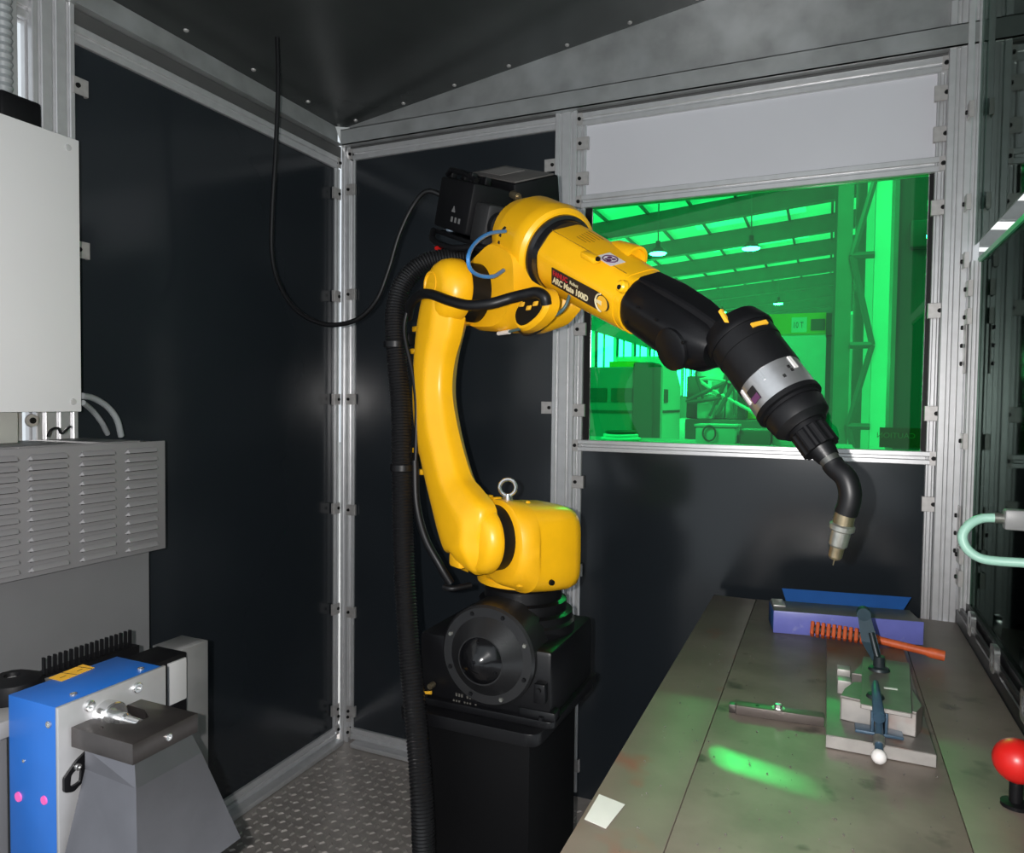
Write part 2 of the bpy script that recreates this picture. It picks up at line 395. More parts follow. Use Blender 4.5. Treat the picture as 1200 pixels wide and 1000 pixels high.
# ---- left wall
wl = empty('wall_left', (XL, 1.8, 0), 'dark navy panel wall behind the white cabinet and the hanging cable', 'wall', kind='structure')
panel('wall_panel', (XL-.018, 1.40, .06), (XL-.012, YB-.01, 2.60), M_PANEL, wl)
panel('wall_panel', (XL-.018, .2, .06), (XL-.012, 1.22, 2.60), M_PANEL, wl)
for zc, h in ((2.585, .052), (.045, .05)):
    extrusion('rail', (XL-.022, .2, zc), (XL-.022, YB-.02, zc), XX, .045, h, 1, 1, wl)
bm = NB(); box(bm, (XL+.001, .2, .004), (XL+.045, YB-.03, .024), bev=.002); fin('floor_strip', bm, M_AL, wl)
extrusion('stile', (XL-.020, YB-.022, .07), (XL-.020, YB-.022, 2.56), YY, .030, .036, 1, 1, wl)
bm = NB(); box(bm, (XL-.03, .2, 2.612), (XL-.002, YB, 2.66)); fin('filler_strip', bm, mat('filler_dark', (.10, .10, .10), .5, .3), wl, None)
bm = NB(); box(bm, (XL-.002, .2, 2.655), (XL+.002, YB-.03, 2.735)); box(bm, (XL, .2, 2.655), (XL+.03, YB-.03, 2.659)); fin('angle_strip', bm, M_GALV, wl, None)
for y in (222, 345, 468, 598, 718, 838): p = PX(384, y, X=XL+.003); clip((XL+.003, YB-.016, p.z), (0, -1, 0), (1, 0, 0), wl)
for zc in (2.585, .06, .12): endbr((XL+.003, YB-.012, zc), (0, -1, 0), (1, 0, 0), wl)
trim4 = extrusion('trim_4', (XL-.01, 1.335, 0), (XL-.01, 1.335, 2.66), YY, .12, .05, 3, 1, None, label='wide grooved aluminium post above the white cabinet', cat='post', kind='structure')
trim5 = extrusion('trim_5', (XL-.01, 1.215, 0), (XL-.01, 1.215, 2.66), YY, .045, .05, 1, 1, None, label='narrow aluminium post beside the grey corrugated conduit', cat='post', kind='structure')
for y in (100, 292): p = PX(90, y, X=XL+.016); clip((XL+.016, 1.392, p.z), (0, 1, 0), (1, 0, 0), wl)
bm = NB(); pts = [Vector((XL+.055, 1.175, 2.30+.01*i)) for i in range(60)]
tube(bm, pts, .022, 14, lambda i: .022 if i % 2 else .018)
fin('wall_conduit', bm, M_TUBEG, None, label='grey corrugated conduit running up behind the white cabinet', cat='conduit')
bm = NB(); box(bm, (XL+.017, 1.14, 2.24), (XL+.10, 1.245, 2.31), bev=.01); fin('conduit_gland', bm, M_BLKM, None, label='black plastic conduit gland on top of the white cabinet', cat='gland')

# ---- ceiling: one sheet rising from the left wall to the right
bm = NB(); prism(bm, [(XL-.02, YB+.0, ceilz(XL-.02)), (.75, YB+.0, ceilz(.75)), (.75, .1, ceilz(.75)), (XL-.02, .1, ceilz(XL-.02))], (0, 0, .01))
ce = empty('ceiling', (-.8, 1.5, 2.75), 'dark sloping sheet metal roof of the welding cell', 'ceiling', kind='structure')
fin('roof_sheet', bm, M_CEIL, ce, None)
RIV = None
bm = NB(); revolve(bm, (0, 0, 0), (0, 0, -1), [(0, .009), (.004, .008), (.007, .003)], 10); RIV = proto(bm, M_ALS)
for k in range(9):
    x = XL+.10+k*.24; inst(RIV, 'rivet', Matrix.Translation((x, YB-.035, ceilz(x))), ce)
for y in (1.75, 2.05, 2.35): inst(RIV, 'rivet', Matrix.Translation((XL+.05, y, ceilz(XL+.05))), ce)
# corner gusset
bm = NB(); prism(bm, [(XL+.004, YB-.05, 2.732), (XL+.05, YB-.006, 2.735), (XL+.012, YB-.012, 2.655)], (.002, -.002, 0)); fin('corner_gusset', bm, M_GALV, ce, None)

# ---- right wall: clear guard sheet above, glass door below
wr = empty('wall_right', (XR, 2.0, .9), 'clear guard sheet in aluminium framing above the glass door', 'wall', kind='structure')
panel('guard_sheet', (XR+.030, .85, 2.045), (XR+.034, YB-.01, 2.95), G_CLEAR, wr)
extrusion('rail', (XR+.02, .85, 2.98), (XR+.02, YB, 2.98), XX, .045, .045, 1, 1, wr)
extrusion('stile', (XR+.018, YB-.020, .0), (XR+.018, YB-.020, 2.96), YY, .03, .048, 1, 1, wr)
for y in (134, 236, 302): p = PX(1142, y, X=XR+.02); clip((XR+.001, YB-.035, p.z), (0, -1, 0), (-1, 0, 0), wr)
d1 = empty('door_1', (XR+.05, 1.9, .9), 'dark green glass door with black bottom track right of the table', 'door', kind='structure')
panel('door_pane', (XR+.042, .85, .93), (XR+.048, YB-.055, 1.99), G_DOOR, d1)
extrusion('door_stile', (XR+.03, YB-.06, .92), (XR+.03, YB-.06, 1.99), YY, .03, .03, 1, 1, d1)
panel('door_edge', (XR+.036, .85, 1.985), (XR+.054, YB-.055, 2.0), mat('green_sheet_edge', (.02, .42, .16), .3), d1)
bm = NB(); box(bm, (XR+.013, .85, .862), (XR+.05, YB-.03, .915), bev=.003); box(bm, (XR+.018, .85, .915), (XR+.026, YB-.04, .93)); box(bm, (XR+.034, .85, .915), (XR+.044, YB-.04, .945)); fin('door_track', bm, M_BLK, d1)
bm = NB()   # small loop latches standing on the track: plate with a slot
prof = fillet([(-.026, 0), (.026, 0), (.026, .065), (-.026, .065)], .014, 4); inn = fillet([(-.011, .014), (.011, .014), (.011, .052), (-.011, .052)], .009, 4)
def platehole(bm, o, u, v, n, outer, inner, th):
    n = Vector(n)*th; k = len(outer)
    A = [bm.verts.new(p) for p in ring(o, u, v, outer)]; B = [bm.verts.new(p) for p in ring(o, u, v, inner)]
    A2 = [bm.verts.new(a.co+n) for a in A]; B2 = [bm.verts.new(b.co+n) for b in B]
    for i in range(k):
        j = (i+1) % k
        for q in ((A[i], A[j], B[j], B[i]), (A2[i], B2[i], B2[j], A2[j]), (A[i], A2[i], A2[j], A[j]), (B[i], B[j], B2[j], B2[i])): bm.faces.new(q)
platehole(bm, (0, 0, 0), (0, 1, 0), (0, 0, 1), (-1, 0, 0), prof, inn, .012); LATCH = proto(bm, M_CHR)
for y in (2.33, 2.03, 1.73): inst(LATCH, 'latch_loop', Matrix.Translation((XR+.018, y, .912)), d1)
for y0, y1 in ((372, 452),): pass
bm = NB(); box(bm, (-.004, -.022, -.085), (0, .022, .085), bev=.001, seg=1); HING = proto(bm, M_ALS, None)
for py in (402, 640):
    p = PX(1140, py, X=XR+.013); h = inst(HING, 'hinge_plate', Matrix.Translation((XR+.012, YB-.05, p.z)), d1)
    for dz in (-.055, 0, .055):
        inst(SCREW, 'screw', frame((XR+.006, YB-.05, p.z+dz), (0, -1, 0), (-1, 0, 0), Vector((0, -1, 0)).cross(Vector((-1, 0, 0)))), h)
for py in (335, 368, 520, 668, 698):
    p = PX(1140, py, X=XR+.013); clip((XR+.010, YB-.055, p.z), (0, -1, 0), (-1, 0, 0), d1)

# ================================================================== PEDESTAL AND ROBOT
RO = Vector((-.7642, 1.836, 0)); PHI = R(-31.5)
E1 = Vector((math.cos(PHI), math.sin(PHI), 0)); E2 = Vector((-math.sin(PHI), math.cos(PHI), 0)); E3 = Vector((0, 0, 1))
def L(x, y, z): return RO + E1*x + E2*y + E3*z
def RP(px, py, c):
    """point of the robot plane lateral = c that a pixel looks at"""
    d = ray(px, py); q = Vector((0, 0, HC)); s = (c + RO.dot(E2) - q.dot(E2))/d.dot(E2); return q + d*s
TB = R(-26.6)
FB = E1*math.cos(TB) + E3*math.sin(TB); FN = -E1*math.sin(TB) + E3*math.cos(TB)     # forearm axis and its upward normal
J2 = L(.075, 0, 1.198); J2A = J2 - E2*.19; J3A = L(-.070, -.19, 1.843); J4 = L(.017, 0, 2.018)
J4 = J4 + FB*.068 - FN*.022
ROLL = R(20); FE = E2*math.cos(ROLL) + FN*math.sin(ROLL); FU = FN*math.cos(ROLL) - E2*math.sin(ROLL)   # the forearm is rolled about its own axis
def FA(t, l, n): return J4 + FB*t + FE*l + FU*n

pd = empty('robot_pedestal', (-.82, 1.81, 0), 'black steel pedestal with a rounded top plate under the robot', 'pedestal')
bm = NB(); pl = fillet([(-1.024, 1.60), (-.625, 1.60), (-.615, 2.05), (-1.024, 2.05)], .035, 5)
prism(bm, [(p[0], p[1], .704) for p in pl], (0, 0, .032), .002); fin('top_plate', bm, M_BLK, pd)
bm = NB(); box(bm, (-.985, 1.64, .02), (-.66, 2.0, .7038), bev=.004); fin('column', bm, mat('pedestal_black', (.003, .003, .0035), .6, 0, .1, 8, .12), pd)
bm = NB(); box(bm, (-1.03, 1.60, 0), (-.62, 2.04, .02), bev=.003); fin('foot_plate', bm, M_BLK, pd)

rb = empty('welding_robot', (-.80, 1.83, .737), 'yellow six axis welding robot arm with black base and torch', 'robot')
# --- base
bm = NB(); pl = fillet([(-1.0, 1.645), (-.60, 1.645), (-.60, 2.02), (-1.0, 2.02)], .02, 4)
prism(bm, [(p[0], p[1], .7365) for p in pl], (0, 0, .018), .002); bs = fin('base', bm, M_BLK, rb)
bm = NB()
box(bm, (-.992, 1.66, .75), (-.612, 2.0, .925), bev=.012)
box(bm, (-.70, 1.655, .745), (-.60, 1.70, .775), bev=.006)
fin('base_body', bm, M_BLK, rb)
bm = NB(); revolve(bm, (RO.x, RO.y, .92), Z, [(0, .145), (.03, .145), (.036, .138), (.055, .138), (.06, .122), (.085, .122), (.09, .108), (.12, .108), (.125, .10), (.14, .10)], 48); fin('swivel_ring', bm, M_BLK, rb)
DC = Vector((-.780, 1.66, .898))
bm = NB(); revolve(bm, DC+Vector((0, .10, 0)), (0, -1, 0), [(0, .130), (.116, .130), (.123, .124), (.124, .101), (.126, .099), (.158, .064), (.160, .062)], 56); fin('motor_drum', bm, mat('drum_black', (.014, .014, .015), .34, 0, .1, 20, .6, .15, 300), rb, 20)
bm = NB(); revolve(bm, DC+Vector((0, -.056, 0)), (0, -1, 0), [(0, .061), (.006, .058), (.018, .040), (.028, .027), (.035, .017), (.038, .008), (.0385, .001)], 48); fin('drum_hub', bm, mat('black_gloss', (.006, .006, .007), .18), rb, 60)
for k in range(8):
    a = R(22+45*k); bm = NB(); bolt(bm, DC+Vector((.113*math.cos(a), -.024, .113*math.sin(a))), (0, -1, 0), .006, .004); fin('cover_bolt', bm, M_NICK if k % 3 == 0 else M_BLKM, rb)
for k in range(3):
    a = R(95+120*k); bm = NB(); bolt(bm, DC+Vector((.050*math.cos(a), -.066, .050*math.sin(a))), (0, -1, 0), .004, .004); fin('hub_bolt', bm, M_BLKM, rb)
bm = NB(); box(bm, (-.650, 1.635, .80), (-.620, 1.662, .85), bev=.004); cyl(bm, (-.635, 1.636, .835), (-.635, 1.628, .835), .006, .006, 8); fin('lift_lug', bm, M_BLK, rb)
for x in (-.97, -.635):
    bm = NB(); bolt(bm, (x, 1.652, .7545), Z, .008, .008); fin('base_bolt', bm, M_BLKM, rb)
ft = RP(500, 806, 0); a = PX(508, 802, Y=1.655)
bm = NB(); cyl(bm, a, a+Vector((0, -.02, 0)), .008, .008, 8); fin('air_fitting', bm, M_BRASS, rb)
a2 = PX(496, 812, Y=1.635); bm = NB(); cyl(bm, a2, a2+Vector((.024, .0, .004)), .0035, .005, 8); fin('cable_tag', bm, M_LBL, rb)
bm = NB()
for k in range(9):
    for j in range(2):
        if (k*7+j*3) % 4 == 0: continue
        q = PX(531+3.2*k, 813+8*j+.7*k, Y=1.6588); box(bm, (q.x, 1.6578, q.z-.005), (q.x+.0045, 1.6602, q.z+.003))
fin('base_print', bm, mat('print_dim', (.09, .085, .075), .5), rb, None)

# --- turret (first axis)
bm = NB(); revolve(bm, (RO.x, RO.y, 1.052), Z, [(0, .120), (.004, .128), (.018, .130), (.024, .124), (.03, .11)], 48); tu = fin('turret_flange', bm, M_YELD, rb)
bm = NB()
def xzring(cx, cz, a, b, y, e=3, n=40): return [L(cx+p[0], y, cz+p[1]) for p in superell(a, b, e, n)]
loft(bm, [xzring(.075, 1.186, .100, .100, -.140, 2.2), xzring(.075, 1.186, .108, .108, -.136, 2.2), xzring(.075, 1.182, .116, .112, -.124, 2.3), xzring(.075, 1.174, .120, .116, -.092, 2.6), xzring(.072, 1.170, .120, .119, -.085, 2.9)])
fin('joint_ring', bm, M_YELD, rb, 28)
bm = NB()
loft(bm, [xzring(.072, 1.170, .114, .117, -.086, 3.2), xzring(.070, 1.165, .118, .116, -.02, 3.8), xzring(.068, 1.162, .118, .114, .030, 4.2), xzring(.066, 1.160, .112, .108, .056, 4.2), xzring(.064, 1.160, .097, .092, .070, 4.0), xzring(.062, 1.160, .06, .06, .075, 3.5)])
fin('motor_cover', bm, M_YEL, rb, 40)
bm = NB()
loft(bm, [[L(p[0], p[1], 1.075) for p in fillet([(-.11, -.09), (.12, -.11), (.13, .06), (-.09, .09)], .04)], [L(p[0], p[1], 1.13) for p in fillet([(-.08, -.085), (.15, -.105), (.15, .05), (-.08, .08)], .03)]])
box(bm, (.09, -.122, 1.078), (.15, -.092, 1.115), frame(RO, E1, E2, E3), .006)
box(bm, (.01, -.132, 1.076), (.09, -.100, 1.10), frame(RO, E1, E2, E3), .006)
fin('turret_casting', bm, M_YELD, rb, 30)
bm = NB(); box(bm, (-.13, -.13, 1.07), (-.06, -.085, 1.14), frame(RO, E1, E2, E3), .006); fin('turret_stop', bm, M_YELD, rb)
bm = NB(); box(bm, (-.06, -.145, 1.075), (-.02, -.10, 1.13), frame(RO, E1, E2, E3), .004); fin('cable_guide', bm, M_BLK, rb)
bm = NB(); bolt(bm, L(.184, -.045, 1.090), E1, .008, .006, 10); fin('cover_screw', bm, M_SLOT, rb)
bm = NB(); bolt(bm, L(.10, -.06, 1.285), E3, .006, .004); fin('cover_screw', bm, M_YELD, rb)
for xx in (-.02, .02, -.05):
    bm = NB(); box(bm, (xx-.010, -.120, 1.268), (xx+.010, -.095, 1.294), frame(RO, E1, E2, E3), .003); fin('cast_lug', bm, M_YELD, rb)
# eye bolt
eb = L(.075, -.108, 1.291)
bm = NB(); cyl(bm, eb, eb+E3*.010, .014, .014, 20); cyl(bm, eb+E3*.008, eb+E3*.016, .008, .007, 12)
rd = (CR*1.0); tube(bm, [eb+E3*.034+(rd*math.cos(t)+E3*math.sin(t))*.021 for t in (2*math.pi*k/36-math.pi/2 for k in range(37))], .0052, 10); fin('eye_bolt', bm, M_CHR, rb)

# --- lower arm (second axis): bowed casting
sil = [(318, 506, 553), (345, 498, 556), (380, 491, 547), (420, 486, 538), (460, 484, 535), (500, 487, 540), (540, 496, 549), (575, 505, 560), (600, 513, 573), (622, 521, 586), (640, 528, 588), (655, 536, 584), (665, 544, 577), (671, 552, 568)]
cs = []
for y, l, r in sil:
    c = RP((l+r)/2, y, -.19); dep = c.dot(CF); cs.append((c, (r-l)*dep/FPX))
rings = []
for i, (c, W) in enumerate(cs):
    t = (cs[max(i-1, 0)][0]-cs[min(i+1, len(cs)-1)][0]).normalized()
    u = E2.cross(t).normalized()            # in plane, forward
    if u.dot(E1) < 0: u = -u
    hy = .040 + (.010 if i in (0, 1) else .012 if i >= len(cs)-4 else 0)
    hx = max(.05, (W-.819*2*hy)/(2*.572))
    if i >= len(cs)-2: hx = hy
    pts = []
    for a, b in superell(hx, hy, 3.0, 44):
        s = a/hx + b/hy
        if a > 0 and b > 0 and s > 1.22:
            k = (s-1.22)/2; a -= k*hx; b -= k*hy
        s = a/hx - b/hy
        if a > 0 and b < 0 and s > 1.45:
            k = (s-1.45)/2; a -= k*hx; b += k*hy
        pts.append((a, b))
    rg = ring(c, u, E2, pts)
    for _ in range(3):
        px_ = [600+FPX*(p-Vector((0, 0, HC))).dot(CR)/(p-Vector((0, 0, HC))).dot(CF) for p in rg]
        f_s = (sil[i][2]-sil[i][1])/(max(px_)-min(px_)); sh = CR*((sil[i][1]+sil[i][2]-max(px_)*1-min(px_))/2*c.dot(CF)/FPX)
        rg = [c+(p-c)*f_s+(E1*sh.dot(E1)*1.0)/.572*.572 for p in rg]
    rings.append(rg)
def interp(rings, n=4):
    out = []
    m = len(rings[0]); cols = [spline([r[j] for r in rings], n) for j in range(m)]
    return [[c[i] for c in cols] for i in range(len(cols[0]))]
bm = NB(); loft(bm, interp(rings, 5)); la = fin('lower_arm', bm, M_YEL, rb, 30)
bm = NB(); revolve(bm, J2A - E2*.030, E2, [(0, .070), (.010, .082), (.022, .088), (.034, .090), (.040, .090), (.045, .087)], 48); fin('arm_boss', bm, M_YEL, rb, 40)
bm = NB(); revolve(bm, J2A + E2*.010, E2, [(0, .084), (.045, .084)], 40); fin('joint_seal', bm, M_SLOT, rb)
bm = NB(); revolve(bm, J3A - E2*.062, E2, [(0, .04), (.003, .056), (.012, .070), (.026, .080), (.045, .085), (.066, .086), (.071, .083)], 48); fin('arm_head', bm, M_YEL, rb, 40)
bm = NB(); d0 = J3A - E2*.060 - E1*.02 + E3*.015
revolve(bm, d0, -E2, [(-.004, .034), (.004, .033), (.004, .028), (.001, .026), (.0, .001)], 28); fin('arm_plug', bm, M_YELD, rb, 30)
bm = NB(); revolve(bm, J3A + E2*.005, E2, [(0, .080), (.066, .080)], 40); fin('joint_seal', bm, M_SLOT, rb)
# cast foot under the boss and back tabs
bm = NB(); q = RP(540, 655, -.22); box(bm, (-.03, -.02, -.022), (.025, .02, .016), frame(q, E1, E2, E3), .008); fin('cast_foot', bm, M_YELD, rb)
bm = NB(); bolt(bm, RP(535, 648, -.235), -E2, .009, .005, 12); fin('foot_pin', bm, M_NICK, rb)
for px, py in ((489, 386), (486, 412), (489, 528), (494, 553)):
    bm = NB(); q = RP(px, py, -.19); box(bm, (-.012, -.012, -.008), (.018, .012, .008), frame(q, E1, E2, E3), .003); fin('arm_tab', bm, M_YEL, rb)
for px, py in ((481, 398), (488, 540)):
    bm = NB(); q = RP(px, py, -.19); box(bm, (-.035, -.014, -.018), (.012, .014, .018), frame(q, E1, E2, E3), .003); fin('hose_bracket', bm, M_BLK, rb)

# --- elbow casting (third axis)
def LF(x, y, z): return L(x, y, z)
bm = NB()
def cast_ring(y, pts): return [L(p[0], y, p[1]) for p in pts]
cp0 = fillet([(-.155, 1.79), (-.10, 1.755), (.03, 1.745), (.115, 1.80), (.105, 1.92), (.0, 1.97), (-.11, 1.93), (-.165, 1.86)], .03, 3)
cp1 = fillet([(-.165, 1.785), (-.10, 1.745), (.04, 1.735), (.105, 1.79), (.12, 1.93), (.02, 1.99), (-.12, 1.95), (-.175, 1.87)], .03, 3)
cp2 = fillet([(-.155, 1.80), (-.09, 1.76), (.07, 1.755), (.15, 1.81), (.14, 1.93), (.02, 1.98), (-.10, 1.95), (-.16, 1.88)], .03, 3)
loft(bm, [cast_ring(-.122, cp0), cast_ring(-.095, cp1), cast_ring(.04, cp1), cast_ring(.085, cp2)]); ec = fin('elbow_casting', bm, M_YELD, rb, 30)
# oval cover on the casting's side with hose entry
bm = NB(); oc = RP(641, 357, -.085)
def ovring(o, a, b, off, tilt): 
    u = E1*math.cos(tilt)+E3*math.sin(tilt); v = -E1*math.sin(tilt)+E3*math.cos(tilt)
    return ring(Vector(o)+off, u, v, superell(a, b, 2.4, 32))
bm = NB(); cc = RP(624, 363, -.125)
loft(bm, [ovring(cc, .070, .042, E2*.03, R(22)), ovring(cc, .070, .042, -E2*.0, R(22)), ovring(cc, .064, .036, -E2*.010, R(22))]); fin('oval_rim', bm, M_YELD, rb, 30)
bm = NB(); loft(bm, [ovring(cc, .057, .030, -E2*.010, R(22)), ovring(cc, .055, .028, -E2*.014, R(22))]); ov = fin('oval_cover', bm, M_SLOT, rb, 30)
for px, py in ((612, 357), (620, 361), (628, 356)):
    bm = NB(); q = RP(px, py, -.142); box(bm, (-.008, -.004, -.006), (.008, .002, .006), frame(q, E1, E2, FN), .002); fin('terminal', bm, M_LBL, ov)
for px, py in ((604, 336), (598, 320)):
    bm = NB(); q = RP(px, py, -.098); revolve(bm, q, -E2, [(0, .012), (.012, .009), (.016, .004)], 12); fin('cast_boss', bm, M_YELD, rb)
bm = NB(); q = RP(567, 344, -.10); cyl(bm, q+E2*.02, q-E2*.010, .011, .011, 12); fin('stop_pin', bm, M_SLOT, rb)
# lower knuckle between arm and casting
bm = NB(); q = RP(546, 374, -.13); box(bm, (-.05, -.03, -.016), (.03, .03, .016), frame(q, E1, E2, E3), .01); fin('stop_block', bm, M_YELD, rb)

# --- fourth axis drum
def dring(t, rl, rn, e=2.2, dn=0, n=48, dl=0): return [FA(t, dl+p[0], dn+p[1]) for p in superell(rl, rn, e, n)]
def oring(t, r, f):
    p8 = [(r*math.cos(R(45*i_)), r*math.sin(R(45*i_))) for i_ in range(8)]
    pf_ = fillet(p8, f, 5); pf_ = pf_[3:]+pf_[:3]
    return [FA(t, p[0], p[1]) for p in pf_]
bm = NB()
loft(bm, [dring(-.105, .088, .088), dring(-.10, .098, .098), oring(-.060, .121, .05), oring(-.045, .126, .045), oring(.03, .128, .05), dring(.045, .121, .120, 2.1), dring(.072, .116, .115, 2.05), dring(.080, .107, .107, 2.0)]); fin('axis_drum', bm, M_YEL, rb, 30)
bm = NB(); loft(bm, [dring(.076, .102, .102, 2), dring(.088, .101, .101, 2), dring(.092, .093, .093, 2), dring(.112, .090, .090, 2)]); fin('drum_seal', bm, mat('seal_gloss', (.01, .01, .011), .2), rb, 30)
bm = NB()
loft(bm, [[FA(t, p[0], p[1]) for p in fillet([(-.045, -.14), (.06, -.14), (.07, -.06), (-.06, -.06)], .015)] for t in (-.08, .02)]); fin('drum_neck', bm, M_YELD, rb, 30)
# axis mark print on drum side
for px, py, s in ((602, 252, 1), (598, 259, .6), (596, 267, .6), (594, 274, .6), (594, 280, .8)):
    t = (Vector(RP(px, py, -.10))-J4).dot(FB); n = (Vector(RP(px, py, -.10))-J4).dot(FN)
    ang = math.asin(max(-.95, min(.95, n/.119))); rr = .1185
    c = FA(t, -rr*math.cos(ang), rr*math.sin(ang)); nn = (-E2*math.cos(ang)+FN*math.sin(ang))
    bm = NB(); box(bm, (-.004*s, -.006*s, -.003), (.004*s, .006*s, .0025), frame(c, FB, FB.cross(nn)*-1, nn)); fin('axis_mark', bm, M_INK, rb, None)

# --- forearm cover
def fsec(wl, wr_, hu, hd, dl=0):
    return fillet([(-wl, .40*hu), (-.50*wl, hu), (.55*wr_, hu), (wr_, .45*hu), (wr_, -.45*hd), (.55*wr_, -hd), (-.45*wl, -hd), (-wl, -.40*hd)], [.012, .014, .02, .03, .03, .03, .03, .035], 4)
fs = [(.092, .078, .078, .072, .080), (.104, .086, .085, .080, .090), (.16, .088, .086, .079, .092), (.28, .083, .081, .072, .087), (.37, .079, .077, .067, .082), (.410, .077, .075, .065, .079)]
bm = NB(); loft(bm, [[FA(t, p[0], p[1]) for p in fsec(a, b, c, d)] for t, a, b, c, d in fs]); fa = fin('forearm_cover', bm, M_YEL, rb, 26)
bm = NB(); loft(bm, [[FA(t, p[0], p[1]) for p in fsec(a, b, c, d)] for t, a, b, c, d in [(.4105, .0755, .0735, .0635, .0775), (.430, .0755, .0735, .0635, .0775)]]); fin('forearm_rim', bm, M_YEL, rb, 26)
# raised top hump at the far side and lugs
bm = NB(); revolve(bm, FA(.315, .052, .052), FB, [(-.10, .010), (-.06, .026), (0, .033), (.012, .033), (.012, .026), (.004, .024), (.002, .002)], 24); fin('top_hump', bm, M_YEL, rb, 30)
def side_n(t, n): 
    return FA(t, -.095+.0, n)
# name plate on the side: plane fitted to the cover's flat side
def pick(px, py, o, n):
    d = ray(px, py); q = Vector((0, 0, HC)); return q + d*((o-q).dot(n)/d.dot(n))
def side(t, n):
    def wl(t):
        for (t0, a0, *_), (t1, a1, *_) in zip(fs, fs[1:]):
            if t0 <= t <= t1: return a0+(a1-a0)*(t-t0)/(t1-t0)
        return fs[-1][1]
    return FA(t, -wl(t)-.0012, n)
u_ = (side(.37, 0)-side(.16, 0)).normalized(); n_ = u_.cross(FU).normalized(); 
if n_.dot(FE) > 0: n_ = -n_
bm = NB(); box(bm, (-.030, -.010, -.008), (.022, .012, .008), frame(pick(690, 303, side(.2, 0), n_)+FE*.006, FB, FE, FU), .005); l1 = fin('cover_lug', bm, M_YEL, rb)
bm = NB(); bolt(bm, pick(702, 303, side(.2, 0), n_)-FE*.004, FB, .0055, .004, 10); fin('cover_screw', bm, M_SLOT, l1)
bm = NB(); revolve(bm, pick(728, 337, side(.36, 0), n_)+FE*.006, (-FE+FU*.5), [(0, .015), (.010, .013), (.014, .009)], 16); l2 = fin('cover_lug', bm, M_YEL, rb)
bm = NB(); bolt(bm, pick(729, 336, side(.36, 0), n_)-FE*.006, (-FE+FU*.5), .006, .004, 10); fin('cover_screw', bm, M_SLOT, l2)
bm = NB(); o_ = pick(678, 340, side(.25, 0), n_)+n_*.0003; KL = .9
np_ = fillet([(KL*a_, KL*b_) for a_, b_ in ((-.118, -.024), (.095, -.024), (.125, -.012), (.125, .012), (.095, .024), (-.118, .024))], [.001, .02, .02, .02, .02, .001], 4)
prism(bm, ring(o_, u_, FU, np_), n_*.0016); pn = fin('name_plate', bm, M_INK, rb, None, label='black name plate with cream lettering')
f_ = lambda a, b: frame(o_+u_*a*KL+FU*b*KL+n_*.0018, u_, FU, n_)
text('maker_print', 'FANUC', .018, f_(-.112, .004), M_RED, pn, bold=.0006)
text('robot_print', 'Robot', .013, f_(-.036, .005), M_CREAM, pn)
text('model_print', 'ARC Mate 100iD', .0215, f_(-.112, -.017), M_CREAM, pn, shear=.12, bold=.0007, sx=.92)
bm = NB(); revolve(bm, o_+u_*.090+n_*.0016, n_, [(0, .018), (.001, .018)], 28); em = fin('emblem_disc', bm, M_LBL, pn, 30)
bm = NB(); tube(bm, [o_+u_*(.087+.021*math.cos(t))+FU*(.021*math.sin(t))+n_*.002 for t in (R(100+8*k) for k in range(22))], .0022, 6); fin('emblem_arc', bm, M_CREAM, pn)
bm = NB(); prism(bm, ring(o_+n_*.0026, u_, FU, [(.064, -.003), (.088, -.005), (.088, .005), (.064, .003)]), n_*.0008); fin('emblem_bar', bm, M_CREAM, pn, None)
# prints on the top
tn = FU; 
def topz(t):
    for (t0, _, _, c0, _), (t1, _, _, c1, _) in zip(fs, fs[1:]):
        if t0 <= t <= t1: return c0+(c1-c0)*(t-t0)/(t1-t0)
    return .07
bt = (FA(.38, 0, topz(.38))-FA(.17, 0, topz(.17))).normalized(); tnn = bt.cross(FE).normalized(); tnn = tnn if tnn.dot(FU) > 0 else -tnn
def top(t, l, up=.001): return FA(t, l, topz(t))+tnn*up
stk = pick(715, 304, top(.27, 0), tnn)
bm = NB(); box(bm, (-.030, -.021, 0), (.030, .021, .0006), frame(stk, bt, FE, tnn)); sk = fin('warning_sticker', bm, M_LBLW, rb, None)
bm = NB(); tube(bm, [stk+tnn*.0012+bt*.019*math.cos(t)+FE*.016*math.sin(t) for t in (2*math.pi*k/28 for k in range(29))], .0016, 6); fin('sticker_ring', bm, M_PURP, sk)
for a, b, r in ((-.007, .004, .006), (.006, .006, .005), (.004, -.006, .006), (-.004, -.008, .004)):
    bm = NB(); revolve(bm, stk+tnn*.0004+bt*a+FE*b, tnn, [(0, r), (.001, r)], 12); fin('sticker_glyph', bm, M_PURP, sk)
bm = NB()
for k in range(6):
    box(bm, (-.035+.003*k, -.001, 0), (.028-.004*(k % 3), .001, .0004), frame(top(.20, .030-.009*k), bt, FE, tnn))
fin('faint_print', bm, M_INKF, rb, None)
bm = NB(); tube(bm, [top(.11, -.040, .0), top(.26, -.036, .0), top(.40, -.034, .0)], .0011, 5); fin('cover_seam', bm, M_INKF, rb)

